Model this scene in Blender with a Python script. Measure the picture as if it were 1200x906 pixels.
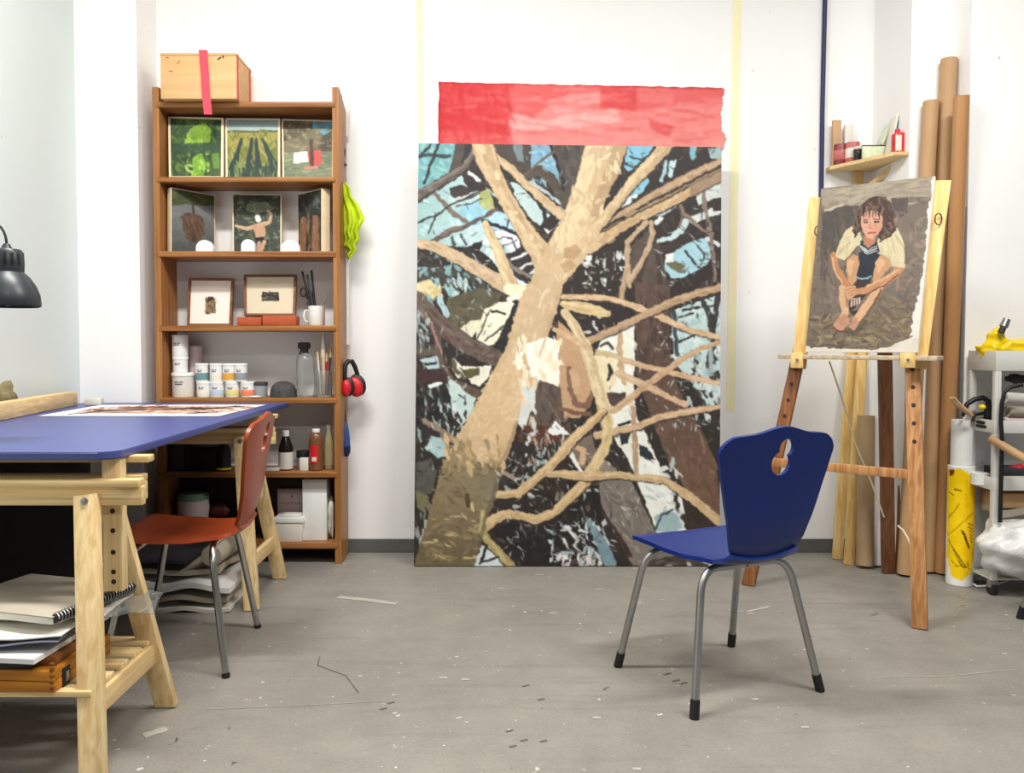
import bpy, bmesh, math, random
import numpy as np
from mathutils import Vector, Matrix

for o in list(bpy.data.objects):
    bpy.data.objects.remove(o)
sc = bpy.context.scene
COL = sc.collection

# ------------------------------------------------------------------ camera
F_PX, CX, H0, CAMZ = 950.0, 570.0, 406.0, 1.02
PITCH = math.radians(2.0)
CY = H0 + F_PX * math.tan(PITCH)
cam = bpy.data.cameras.new('camera')
cam.sensor_fit = 'HORIZONTAL'
cam.sensor_width = 36
cam.lens = F_PX * 36 / 1200
cam.shift_x = (600 - CX) / 1200
cam.shift_y = -(453 - CY) / 1200
cam.clip_start = 0.05
camo = bpy.data.objects.new('camera', cam)
COL.objects.link(camo)
camo.location = (0, 0, CAMZ)
camo.rotation_euler = (math.pi / 2 - PITCH, 0, 0)
sc.camera = camo

# ------------------------------------------------------------------ light
sc.view_settings.view_transform = 'Standard'
sc.view_settings.look = 'None'
sc.view_settings.gamma = 1
sc.view_settings.use_curve_mapping = False
sc.view_settings.exposure = 0.0
w = bpy.data.worlds.new('world')
sc.world = w
w.use_nodes = True
w.node_tree.nodes['Background'].inputs[0].default_value = (0.93, 0.97, 1.0, 1)
w.node_tree.nodes['Background'].inputs[1].default_value = 0.17


def area(name, loc, target, sx, sy, power, col=(1, 1, 1)):
    l = bpy.data.lights.new(name, 'AREA')
    l.shape = 'RECTANGLE'
    l.size, l.size_y = sx, sy
    l.energy = power
    l.color = col
    o = bpy.data.objects.new(name, l)
    COL.objects.link(o)
    o.location = loc
    o.rotation_euler = (Vector(target) - Vector(loc)).to_track_quat('-Z', 'Y').to_euler()
    return o


# fluorescent ceiling lamps
area('ceiling_lamp_light', (-0.75, 2.0, 3.25), (-0.75, 2.15, 0), 1.3, 0.2, 88, (1.0, 0.985, 0.95))
area('ceiling_lamp_light', (1.55, 1.6, 3.25), (1.5, 1.8, 0), 1.3, 0.2, 88, (1.0, 0.985, 0.95))
area('ceiling_lamp_light', (0.3, -0.6, 3.25), (0.3, -0.3, 0), 1.3, 0.2, 34, (1.0, 0.99, 0.96))

# ------------------------------------------------------------------ projection helpers (photo frame 1200 x 906 -> room)
CT, ST = math.cos(PITCH), math.sin(PITCH)
CAM = Vector((0, 0, CAMZ))


def ray(px, py):
    a, b = (px - CX) / F_PX, -(py - CY) / F_PX
    return Vector((a, CT + b * ST, -ST + b * CT))


def P(px, py, Y):
    d = ray(px, py)
    return CAM + d * (Y / d.y)


def FL(px, py, z=0.0):
    d = ray(px, py)
    return CAM + d * ((z - CAMZ) / d.z)


def XZ(px, z, Y):
    d = Y * CT - (z - CAMZ) * ST
    return (px - CX) * d / F_PX


def ZP(py, Y):
    return P(CX, py, Y).z


def lin(c):
    c = c / 255.0
    return c / 12.92 if c <= 0.04045 else ((c + 0.055) / 1.055) ** 2.4


def rgb(c):
    return (lin(c[0]), lin(c[1]), lin(c[2]), 1.0)


# ------------------------------------------------------------------ materials
def base_mat(name):
    m = bpy.data.materials.new(name)
    m.use_nodes = True
    nt = m.node_tree
    return m, nt, nt.nodes['Principled BSDF']


def mat(name, col, rough=0.5, metal=0.0, var=0.06, scale=12.0, bump=0.0, bscale=60.0, spec=0.5, trans=0.0, alpha=1.0, coat=0.0):
    m, nt, b = base_mat(name)
    b.inputs['Roughness'].default_value = rough
    b.inputs['Metallic'].default_value = metal
    b.inputs['Specular IOR Level'].default_value = spec
    b.inputs['Transmission Weight'].default_value = trans
    b.inputs['Coat Weight'].default_value = coat
    c = rgb(col)
    tc = nt.nodes.new('ShaderNodeTexCoord')
    n = nt.nodes.new('ShaderNodeTexNoise')
    n.inputs['Scale'].default_value = scale
    n.inputs['Detail'].default_value = 4
    nt.links.new(tc.outputs['Object'], n.inputs['Vector'])
    r = nt.nodes.new('ShaderNodeValToRGB')
    r.color_ramp.elements[0].position = 0.3
    r.color_ramp.elements[1].position = 0.7
    r.color_ramp.elements[0].color = tuple(x * (1 - var) for x in c[:3]) + (1,)
    r.color_ramp.elements[1].color = tuple(min(1, x * (1 + var)) for x in c[:3]) + (1,)
    nt.links.new(n.outputs['Fac'], r.inputs['Fac'])
    nt.links.new(r.outputs['Color'], b.inputs['Base Color'])
    if bump:
        n2 = nt.nodes.new('ShaderNodeTexNoise')
        n2.inputs['Scale'].default_value = bscale
        n2.inputs['Detail'].default_value = 5
        nt.links.new(tc.outputs['Object'], n2.inputs['Vector'])
        bp = nt.nodes.new('ShaderNodeBump')
        bp.inputs['Strength'].default_value = bump
        bp.inputs['Distance'].default_value = 0.01
        nt.links.new(n2.outputs['Fac'], bp.inputs['Height'])
        nt.links.new(bp.outputs['Normal'], b.inputs['Normal'])
    return m


def wood(name, dark, light, axis='x', rough=0.5, fine=70.0, long=1.6, spec=0.3):
    m, nt, b = base_mat(name)
    b.inputs['Roughness'].default_value = rough
    b.inputs['Specular IOR Level'].default_value = spec
    tc = nt.nodes.new('ShaderNodeTexCoord')
    mp = nt.nodes.new('ShaderNodeMapping')
    mp.inputs['Scale'].default_value = {'x': (long, fine, fine), 'y': (fine, long, fine), 'z': (fine, fine, long)}[axis]
    nt.links.new(tc.outputs['Object'], mp.inputs['Vector'])
    n = nt.nodes.new('ShaderNodeTexNoise')
    n.inputs['Scale'].default_value = 1.0
    n.inputs['Detail'].default_value = 6
    n.inputs['Distortion'].default_value = 0.6
    nt.links.new(mp.outputs['Vector'], n.inputs['Vector'])
    n2 = nt.nodes.new('ShaderNodeTexNoise')
    n2.inputs['Scale'].default_value = 5.0
    nt.links.new(tc.outputs['Object'], n2.inputs['Vector'])
    ad = nt.nodes.new('ShaderNodeMath')
    ad.operation = 'MULTIPLY_ADD'
    nt.links.new(n2.outputs['Fac'], ad.inputs[0])
    ad.inputs[1].default_value = 0.175
    ad.inputs[2].default_value = -0.12
    ad2 = nt.nodes.new('ShaderNodeMath')
    nt.links.new(ad.outputs[0], ad2.inputs[0])
    nt.links.new(n.outputs['Fac'], ad2.inputs[1])
    r = nt.nodes.new('ShaderNodeValToRGB')
    r.color_ramp.elements[0].position = 0.3
    r.color_ramp.elements[1].position = 0.66
    r.color_ramp.elements[0].color = rgb(dark)
    r.color_ramp.elements[1].color = rgb(light)
    nt.links.new(ad2.outputs[0], r.inputs['Fac'])
    nt.links.new(r.outputs['Color'], b.inputs['Base Color'])
    bp = nt.nodes.new('ShaderNodeBump')
    bp.inputs['Strength'].default_value = 0.15
    bp.inputs['Distance'].default_value = 0.004
    nt.links.new(ad2.outputs[0], bp.inputs['Height'])
    nt.links.new(bp.outputs['Normal'], b.inputs['Normal'])
    return m


def attr_mat(name, rough=0.55, bump=0.25):
    m, nt, b = base_mat(name)
    b.inputs['Roughness'].default_value = rough
    b.inputs['Specular IOR Level'].default_value = 0.3
    a = nt.nodes.new('ShaderNodeAttribute')
    a.attribute_name = 'Col'
    nt.links.new(a.outputs['Color'], b.inputs['Base Color'])
    tc = nt.nodes.new('ShaderNodeTexCoord')
    n2 = nt.nodes.new('ShaderNodeTexNoise')
    n2.inputs['Scale'].default_value = 90
    n2.inputs['Detail'].default_value = 4
    nt.links.new(tc.outputs['Object'], n2.inputs['Vector'])
    bp = nt.nodes.new('ShaderNodeBump')
    bp.inputs['Strength'].default_value = bump
    bp.inputs['Distance'].default_value = 0.003
    nt.links.new(n2.outputs['Fac'], bp.inputs['Height'])
    nt.links.new(bp.outputs['Normal'], b.inputs['Normal'])
    return m


def glass(name, col=(235, 240, 238), rough=0.05):
    m, nt, b = base_mat(name)
    b.inputs['Base Color'].default_value = rgb(col)
    b.inputs['Roughness'].default_value = rough
    b.inputs['Transmission Weight'].default_value = 0.9
    b.inputs['IOR'].default_value = 1.2
    return m


M = {}
M['case_wood'] = wood('case_wood', (138, 88, 44), (178, 124, 72), 'z', 0.42)
M['case_wood_x'] = wood('case_wood_x', (132, 82, 40), (172, 118, 68), 'x', 0.42)
M['pine'] = wood('pine', (212, 178, 122), (240, 214, 164), 'z', 0.5)
M['pine_x'] = wood('pine_x', (208, 174, 116), (238, 212, 160), 'x', 0.5)
M['pine_y'] = wood('pine_y', (208, 172, 116), (236, 208, 156), 'y', 0.5)
M['pine_yellow'] = wood('pine_yellow', (214, 172, 100), (240, 208, 144), 'z', 0.5)
M['easel_wood'] = wood('easel_wood', (158, 106, 62), (204, 152, 100), 'z', 0.5)
M['easel_brown'] = wood('easel_brown', (110, 68, 36), (150, 98, 56), 'z', 0.5)
M['brown_plank'] = wood('brown_plank', (104, 66, 42), (140, 94, 62), 'z', 0.55)
M['box_wood'] = wood('box_wood', (204, 160, 106), (222, 182, 130), 'x', 0.6, 30)
M['amber_wood'] = wood('amber_wood', (160, 98, 24), (198, 132, 44), 'x', 0.35, 40)
M['amber_dark'] = wood('amber_dark', (112, 62, 24), (146, 88, 40), 'x', 0.4, 40)
M['kraft'] = mat('kraft', (184, 146, 104), 0.6, var=0.05, scale=6)
M['kraft_pale'] = mat('kraft_pale', (172, 144, 108), 0.7, var=0.06, scale=6)
M['cream_edge'] = mat('cream_edge', (236, 216, 180), 0.6, var=0.05)
M['white'] = mat('white', (236, 236, 232), 0.5, var=0.02)
M['offwhite'] = mat('offwhite', (222, 216, 204), 0.6, var=0.05)
M['paper'] = mat('paper', (232, 228, 218), 0.8, var=0.04)
M['greypaper'] = mat('greypaper', (176, 166, 148), 0.8, var=0.08)
M['tanpaper'] = mat('tanpaper', (196, 160, 120), 0.8, var=0.1)
M['chrome'] = mat('chrome', (190, 190, 186), 0.25, metal=1.0, var=0.02)
M['steel'] = mat('steel', (170, 170, 168), 0.35, metal=0.9, var=0.03)
M['black'] = mat('black', (22, 22, 24), 0.5, var=0.1)
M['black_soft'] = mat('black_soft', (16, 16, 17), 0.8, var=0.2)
M['charcoal'] = mat('charcoal', (52, 52, 54), 0.6, var=0.15)
M['blue_top'] = mat('blue_top', (60, 74, 138), 0.4, var=0.05, scale=5, spec=0.9)
M['blue_chair'] = mat('blue_chair', (3, 36, 108), 0.36, var=0.04, scale=4, spec=0.42)
M['red_chair'] = mat('red_chair', (154, 62, 28), 0.34, var=0.07, scale=6, spec=0.5)
M['red'] = mat('red', (206, 30, 40), 0.4, var=0.06)
M['pinkred'] = mat('pinkred', (226, 66, 84), 0.6, var=0.06)
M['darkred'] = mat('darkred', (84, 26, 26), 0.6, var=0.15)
M['lime'] = mat('lime', (190, 212, 24), 0.8, var=0.2, scale=14, bump=1.0, bscale=16)
M['yellow'] = mat('yellow', (248, 214, 10), 0.35, var=0.06)
M['navy'] = mat('navy', (22, 30, 78), 0.5)
M['brushblue'] = mat('brushblue', (46, 78, 136), 0.4, var=0.15)
M['lamp'] = mat('lamp_metal', (42, 48, 52), 0.38, var=0.05, spec=0.5)
M['lamp_in'] = mat('lamp_inside', (60, 66, 84), 0.5, var=0.05)
M['terracotta'] = mat('terracotta', (176, 84, 48), 0.8, var=0.14, scale=60)
M['tape'] = mat('masking_tape', (246, 238, 196), 0.7, var=0.03)
M['frame_brown'] = wood('frame_brown', (96, 58, 36), (140, 92, 58), 'x', 0.4)
M['pinkgrey'] = mat('pinkgrey', (212, 192, 188), 0.6, var=0.05)
M['glass'] = glass('clear_glass')
M['bottle_brown'] = mat('bottle_brown', (34, 26, 20), 0.12, var=0.05)
M['amber_liquid'] = mat('amber_liquid', (120, 78, 52), 0.15, var=0.08)
M['pale_liquid'] = mat('pale_liquid', (176, 160, 120), 0.15, var=0.08)
M['greenlid'] = mat('greenlid', (120, 150, 130), 0.5)
M['trolley'] = mat('trolley_white', (224, 222, 214), 0.4, var=0.02)
M['plastic_bag'] = mat('plastic_bag', (226, 224, 220), 0.3, var=0.06, scale=30, bump=1.0, bscale=18)
M['cord'] = mat('cord', (226, 214, 180), 0.5)
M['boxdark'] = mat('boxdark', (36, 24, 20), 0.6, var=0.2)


# ------------------------------------------------------------------ mesh builder
class B:
    def __init__(s):
        s.bm = bmesh.new()

    def box(s, x0, x1, y0, y1, z0, z1, bev=0.0, mtx=None):
        r = bmesh.ops.create_cube(s.bm, size=1)
        vs = r['verts']
        for v in vs:
            v.co = Vector(((x0 + x1) / 2 + v.co.x * (x1 - x0), (y0 + y1) / 2 + v.co.y * (y1 - y0), (z0 + z1) / 2 + v.co.z * (z1 - z0)))
        if bev:
            es = list({e for v in vs for e in v.link_edges})
            q = bmesh.ops.bevel(s.bm, geom=es, offset=bev, segments=2, affect='EDGES', profile=0.5, clamp_overlap=True)
            vs = list({v for f in q['faces'] for v in f.verts} | {v for v in vs if v.is_valid})
        if mtx is not None:
            for v in vs:
                v.co = mtx @ v.co
        return s

    def bar(s, p0, p1, wx, wy, up=(0, 1, 0), bev=0.002):
        """a square-section bar from p0 to p1; wx across, wy along the 'up' hint"""
        p0, p1 = Vector(p0), Vector(p1)
        d = (p1 - p0)
        L = d.length
        z = d.normalized()
        u = Vector(up)
        y = (u - z * u.dot(z)).normalized()
        x = y.cross(z)
        m = Matrix((x, y, z)).transposed().to_4x4()
        m.translation = p0
        return s.box(-wx / 2, wx / 2, -wy / 2, wy / 2, 0, L, bev, m)

    def cyl(s, p0, p1, r0, r1=None, seg=24):
        r1 = r0 if r1 is None else r1
        return s.tube([p0, p1], [r0, r1], seg)

    def tube(s, pts, rad, seg=12, cap=True):
        pts = [Vector(p) for p in pts]
        n = len(pts)
        if not isinstance(rad, (list, tuple)):
            rad = [rad] * n
        t0 = (pts[1] - pts[0]).normalized()
        a = Vector((0, 0, 1)) if abs(t0.z) < 0.9 else Vector((1, 0, 0))
        nrm = t0.cross(a).normalized()
        rings = []
        for i, p in enumerate(pts):
            t = (pts[min(i + 1, n - 1)] - pts[max(i - 1, 0)]).normalized()
            nrm = (nrm - t * nrm.dot(t)).normalized()
            bn = t.cross(nrm)
            rings.append([s.bm.verts.new(p + (nrm * math.cos(2 * math.pi * k / seg) + bn * math.sin(2 * math.pi * k / seg)) * rad[i]) for k in range(seg)])
        for i in range(n - 1):
            for k in range(seg):
                s.bm.faces.new((rings[i][k], rings[i][(k + 1) % seg], rings[i + 1][(k + 1) % seg], rings[i + 1][k]))
        if cap:
            s.bm.faces.new(rings[0][::-1])
            s.bm.faces.new(rings[-1])
        return s

    def lathe(s, prof, c, seg=28, cap=True):
        c = Vector(c)
        rings = []
        for r, z in prof:
            r = max(r, 0.0004)
            rings.append([s.bm.verts.new(c + Vector((r * math.cos(2 * math.pi * k / seg), r * math.sin(2 * math.pi * k / seg), z))) for k in range(seg)])
        for i in range(len(rings) - 1):
            for k in range(seg):
                s.bm.faces.new((rings[i][k], rings[i][(k + 1) % seg], rings[i + 1][(k + 1) % seg], rings[i + 1][k]))
        if cap:
            s.bm.faces.new(rings[0][::-1])
            s.bm.faces.new(rings[-1])
        return s

    def prism(s, pts, off):
        off = Vector(off)
        a = [s.bm.verts.new(Vector(p)) for p in pts]
        b = [s.bm.verts.new(Vector(p) + off) for p in pts]
        n = len(a)
        s.bm.faces.new(a)
        s.bm.faces.new(b[::-1])
        for i in range(n):
            s.bm.faces.new((a[i], b[i], b[(i + 1) % n], a[(i + 1) % n]))
        return s

    def surf(s, fn, nu, nv, th=0.0, off=None):
        """open surface fn(u,v) in 0..1; thickened along its normal by th"""
        g = [[s.bm.verts.new(Vector(fn(i / nu, j / nv))) for i in range(nu + 1)] for j in range(nv + 1)]
        fs = []
        for j in range(nv):
            for i in range(nu):
                fs.append(s.bm.faces.new((g[j][i], g[j][i + 1], g[j + 1][i + 1], g[j + 1][i])))
        if th:
            bmesh.ops.recalc_face_normals(s.bm, faces=fs)
            bmesh.ops.solidify(s.bm, geom=fs, thickness=th)
        return s

    def ball(s, c, r, sc=(1, 1, 1), jit=0.0, seed=0, sub=3):
        q = bmesh.ops.create_icosphere(s.bm, subdivisions=sub, radius=1)
        rn = random.Random(seed)
        ph = [rn.uniform(0, 6.28) for _ in range(9)]
        for v in q['verts']:
            d = v.co.copy()
            k = 1 + jit * (math.sin(5 * d.x + ph[0]) * math.sin(4 * d.y + ph[1]) + 0.6 * math.sin(9 * d.z + ph[2] + 3 * d.x) + 0.5 * math.sin(13 * d.y + ph[3] + 5 * d.z))
            v.co = Vector(c) + Vector((d.x * r * sc[0] * k, d.y * r * sc[1] * k, d.z * r * sc[2] * k))
        return s

    def done(s, name, m, parent=None, smooth=35, local=False):
        bm = s.bm
        bmesh.ops.recalc_face_normals(bm, faces=bm.faces)
        me = bpy.data.meshes.new(name)
        if parent is not None and not local:
            bmesh.ops.translate(bm, verts=bm.verts, vec=-world_loc(parent))
        base = None
        if parent is None:
            xs = [v.co for v in bm.verts]
            base = Vector(((min(v.x for v in xs) + max(v.x for v in xs)) / 2, (min(v.y for v in xs) + max(v.y for v in xs)) / 2, min(v.z for v in xs)))
            bmesh.ops.translate(bm, verts=bm.verts, vec=-base)
        bm.to_mesh(me)
        bm.free()
        if smooth:
            for p in me.polygons:
                p.use_smooth = True
            me.set_sharp_from_angle(angle=math.radians(smooth))
        me.materials.append(m)
        o = bpy.data.objects.new(name, me)
        COL.objects.link(o)
        if base is not None:
            o.location = base
        if parent is not None:
            o.parent = parent
        return o


def world_loc(o):
    v = Vector((0, 0, 0))
    while o is not None:
        v = v + Vector(o.location)
        o = o.parent
    return v


def tag(o, label=None, cat=None, group=None, kind=None):
    if label:
        o['label'] = label
    if cat:
        o['category'] = cat
    if group:
        o['group'] = group
    if kind:
        o['kind'] = kind
    return o


def thing(name, label, cat, loc=(0, 0, 0), rotz=0.0, group=None):
    o = bpy.data.objects.new(name, None)
    o.empty_display_size = 0.05
    COL.objects.link(o)
    o.location = loc
    o.rotation_euler = (0, 0, rotz)
    return tag(o, label, cat, group)


def struct(b, name, m, parent=None, smooth=0):
    o = b.done(name, m, parent, smooth)
    if parent is None:
        o['kind'] = 'structure'
    return o


# ------------------------------------------------------------------ brushwork on canvases (coordinates in photo pixels, stored as paint colour per vertex)
def smooth_noise(rn, h, w, cell):
    gh, gw = int(h / cell) + 3, int(w / cell) + 3
    g = rn.random((gh, gw)) * 2 - 1
    y = np.arange(h) / cell
    x = np.arange(w) / cell
    yi, xi = y.astype(int), x.astype(int)
    fy, fx = (y - yi)[:, None], (x - xi)[None, :]
    fy, fx = fy * fy * (3 - 2 * fy), fx * fx * (3 - 2 * fx)
    a = g[yi][:, xi]
    b = g[yi][:, xi + 1]
    c = g[yi + 1][:, xi]
    d = g[yi + 1][:, xi + 1]
    return (a * (1 - fx) + b * fx) * (1 - fy) + (c * (1 - fx) + d * fx) * fy


class Paint:
    def __init__(s, x0, y0, x1, y1, sc, base, seed=1, jit=1.0):
        s.x0, s.y0, s.sc = x0, y0, sc
        s.w, s.h = int((x1 - x0) * sc) + 2, int((y1 - y0) * sc) + 2
        s.rn = np.random.default_rng(seed)
        s.img = np.zeros((s.h, s.w, 3)) + np.array(base, float)
        yy, xx = np.mgrid[0:s.h, 0:s.w]
        s.nx = smooth_noise(s.rn, s.h, s.w, 5 * sc) * jit + smooth_noise(s.rn, s.h, s.w, 2 * sc) * jit * 0.5
        s.ny = smooth_noise(s.rn, s.h, s.w, 5 * sc) * jit + smooth_noise(s.rn, s.h, s.w, 2 * sc) * jit * 0.5
        s.tone = smooth_noise(s.rn, s.h, s.w, 7 * sc) * 0.6 + smooth_noise(s.rn, s.h, s.w, 2.2 * sc) * 0.5
        s.X = x0 + xx / sc
        s.Y = y0 + yy / sc

    def _win(s, pts, pad):
        xs = [p[0] for p in pts]
        ys = [p[1] for p in pts]
        i0 = max(0, int((min(ys) - pad - s.y0) * s.sc))
        i1 = min(s.h, int((max(ys) + pad - s.y0) * s.sc) + 2)
        j0 = max(0, int((min(xs) - pad - s.x0) * s.sc))
        j1 = min(s.w, int((max(xs) + pad - s.x0) * s.sc) + 2)
        if i1 <= i0 or j1 <= j0:
            return None
        return slice(i0, i1), slice(j0, j1)

    def _put(s, wn, a, col, var, alpha):
        a = (a * alpha)[..., None]
        c = np.array(col, float)[None, None] + s.tone[wn][..., None] * var
        s.img[wn] = s.img[wn] * (1 - a) + c * a

    def poly(s, pts, col, var=9, alpha=1.0, jit=1.0, grad=None):
        wn = s._win(pts, 3)
        if wn is None:
            return
        X, Y = s.X[wn] + s.nx[wn] * jit, s.Y[wn] + s.ny[wn] * jit
        acc = np.zeros(X.shape)
        for ox, oy in ((-.25, -.25), (.25, -.25), (-.25, .25), (.25, .25)):
            ins = np.zeros(X.shape, bool)
            n = len(pts)
            xx, yy = X + ox / s.sc, Y + oy / s.sc
            for i in range(n):
                xa, ya = pts[i][0], pts[i][1]
                xb, yb = pts[(i + 1) % n][0], pts[(i + 1) % n][1]
                if ya == yb:
                    continue
                c = ((ya > yy) != (yb > yy)) & (xx < (xb - xa) * (yy - ya) / (yb - ya) + xa)
                ins ^= c
            acc += ins * 0.25
        if grad is not None:
            axis, lo, hi, col2 = grad
            t = np.clip(((X if axis == 'x' else Y) - lo) / (hi - lo), 0, 1)[..., None]
            c = np.array(col, float) * (1 - t) + np.array(col2, float) * t + s.tone[wn][..., None] * var
            a = (acc * alpha)[..., None]
            s.img[wn] = s.img[wn] * (1 - a) + c * a
        else:
            s._put(wn, acc, col, var, alpha)

    def stroke(s, pts, col, w=None, var=9, alpha=1.0, jit=1.0):
        pts = [(p[0], p[1], p[2] if len(p) > 2 else w) for p in pts]
        mw = max(p[2] for p in pts)
        wn = s._win(pts, mw)
        if wn is None:
            return
        X, Y = s.X[wn] + s.nx[wn] * jit, s.Y[wn] + s.ny[wn] * jit
        best = np.full(X.shape, -99.0)
        for (xa, ya, wa), (xb, yb, wb) in zip(pts[:-1], pts[1:]):
            dx, dy = xb - xa, yb - ya
            L = dx * dx + dy * dy + 1e-9
            t = np.clip(((X - xa) * dx + (Y - ya) * dy) / L, 0, 1)
            d = np.hypot(X - xa - t * dx, Y - ya - t * dy)
            best = np.maximum(best, (wa + (wb - wa) * t) / 2 - d)
        a = np.clip(best * s.sc * 0.8 + 0.5, 0, 1)
        s._put(wn, a, col, var, alpha)

    def limb(s, pts, col, light=None, shade=None, edge=None):
        """a painted bough: dark edge, body, lit strip on the left, shaded strip on the right"""
        k = .86 if max(p[2] for p in pts) < 15 else .97
        pts = [(x, y, ww * k) for x, y, ww in pts]
        if edge:
            s.stroke([(x + 1, y + 1.6, ww + .6) for x, y, ww in pts], edge, alpha=.8)
        s.stroke(pts, col)
        if shade:
            s.stroke([(x + ww * .26, y + ww * .16, ww * .34) for x, y, ww in pts], shade, alpha=.45)
        if light:
            s.stroke([(x - ww * .18, y - ww * .12, ww * .34) for x, y, ww in pts], light, alpha=.5)
        cc = [np.array(col) + d for d in (14, -14, -26, 22)]
        for (xa, ya, wa), (xb, yb, wb) in zip(pts[:-1], pts[1:]):
            L = math.hypot(xb - xa, yb - ya)
            for _ in range(int(L / 4) + 1):
                q = s.rn.random()
                o = s.rn.normal() * wa * .2
                dx, dy = (xb - xa) / (L + 1e-6), (yb - ya) / (L + 1e-6)
                x, y = xa + (xb - xa) * q - dy * o, ya + (yb - ya) * q + dx * o
                l = s.rn.uniform(2, 5)
                s.stroke([(x - dx * l, y - dy * l), (x + dx * l, y + dy * l)], cc[s.rn.integers(4)], wa * .22, alpha=.55)

    def dabs(s, box, n, cols, ln, wd, ang, spread=0.5, poly=None, alpha=.9):
        x0, y0, x1, y1 = box
        for _ in range(n):
            x, y = s.rn.uniform(x0, x1), s.rn.uniform(y0, y1)
            if poly is not None:
                ins = False
                m = len(poly)
                for i in range(m):
                    xa, ya = poly[i]
                    xb, yb = poly[(i + 1) % m]
                    if (ya > y) != (yb > y) and x < (xb - xa) * (y - ya) / (yb - ya) + xa:
                        ins = not ins
                if not ins:
                    continue
            a = ang + s.rn.normal() * spread
            l = ln * s.rn.uniform(.4, 1.3) / 2
            ww = wd * s.rn.uniform(.5, 1.3)
            dx, dy = math.cos(a) * l, math.sin(a) * l
            s.stroke([(x - dx, y - dy, ww * .6), (x, y, ww), (x + dx, y + dy, ww * .5)], cols[s.rn.integers(len(cols))], var=6, alpha=alpha)

    def soft(s, n=1, sat=1.0, gain=1.0):
        for _ in range(n):
            p = np.pad(s.img, ((1, 1), (1, 1), (0, 0)), 'edge')
            s.img = (p[1:-1, 1:-1] * 2 + p[:-2, 1:-1] + p[2:, 1:-1] + p[1:-1, :-2] + p[1:-1, 2:]) / 6
        g = s.img.mean(axis=2, keepdims=True)
        s.img = (g + (s.img - g) * sat) * gain
        return s

    def sample(s, X, Y):
        j = np.clip((X - s.x0) * s.sc, 0, s.w - 1.001)
        i = np.clip((Y - s.y0) * s.sc, 0, s.h - 1.001)
        i0, j0 = i.astype(int), j.astype(int)
        fi, fj = (i - i0)[..., None], (j - j0)[..., None]
        c = (s.img[i0, j0] * (1 - fj) + s.img[i0, np.minimum(j0 + 1, s.w - 1)] * fj) * (1 - fi) + (s.img[np.minimum(i0 + 1, s.h - 1), j0] * (1 - fj) + s.img[np.minimum(i0 + 1, s.h - 1), np.minimum(j0 + 1, s.w - 1)] * fj) * fi
        c = np.clip(c, 0, 255) / 255.0
        return np.where(c <= 0.04045, c / 12.92, ((c + 0.055) / 1.055) ** 2.4)


def grid_object(name, pos, colr, m, parent=None, wrap=False):
    """pos (n,m,3) and linear colours (n,m,3) -> one mesh with a colour attribute"""
    n, k = pos.shape[:2]
    v = pos.reshape(-1, 3).astype(float)
    if parent is not None:
        base = np.array(world_loc(parent))
    else:
        base = np.array([v[:, 0].mean(), v[:, 1].mean(), v[:, 2].min()])
    v = v - base
    i, j = np.mgrid[0:n - 1, 0:k - 1]
    a = (i * k + j).ravel()
    f = np.stack([a, a + k, a + k + 1, a + 1], 1)
    me = bpy.data.meshes.new(name)
    me.vertices.add(len(v))
    me.vertices.foreach_set('co', v.ravel())
    me.loops.add(len(f) * 4)
    me.loops.foreach_set('vertex_index', f.ravel().astype(np.int32))
    me.polygons.add(len(f))
    me.polygons.foreach_set('loop_start', (np.arange(len(f)) * 4).astype(np.int32))
    me.polygons.foreach_set('loop_total', np.full(len(f), 4, np.int32))
    me.update(calc_edges=True)
    me.validate()
    at = me.color_attributes.new('Col', 'FLOAT_COLOR', 'POINT')
    at.data.foreach_set('color', np.concatenate([colr.reshape(-1, 3), np.ones((n * k, 1))], 1).ravel())
    me.materials.append(m)
    o = bpy.data.objects.new(name, me)
    COL.objects.link(o)
    if parent is not None:
        o.parent = parent
    else:
        o.location = base
    return o


def quad_grid(c3, cpx, paint, sc):
    """c3: TL,TR,BR,BL points; cpx: the same corners in photo pixels"""
    nx = int(max(abs(cpx[1][0] - cpx[0][0]), abs(cpx[2][0] - cpx[3][0])) * sc) + 2
    ny = int(max(abs(cpx[3][1] - cpx[0][1]), abs(cpx[2][1] - cpx[1][1])) * sc) + 2
    v, u = np.mgrid[0:ny, 0:nx]
    u = u / (nx - 1)
    v = v / (ny - 1)

    def bil(q):
        q = [np.array(p, float) for p in q]
        return ((q[0] * (1 - u)[..., None] + q[1] * u[..., None]) * (1 - v)[..., None] + (q[3] * (1 - u)[..., None] + q[2] * u[..., None]) * v[..., None])
    pos = bil(c3)
    pp = bil([(p[0], p[1]) for p in cpx])
    return pos, paint.sample(pp[..., 0], pp[..., 1])


ATTR = attr_mat('oil_paint')
ATTR_MATT = attr_mat('matt_print', 0.7, 0.08)


def slab(c3, off):
    b = B()
    b.prism(c3, off)
    return b


def inset(c, k):
    """shrink a quad (list of TL,TR,BR,BL tuples) by k units on each side"""
    q = [np.array(p[:2], float) for p in c]
    ctr = sum(q) / 4
    return [tuple(p + np.sign(ctr - p) * k) for p in q]


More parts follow.
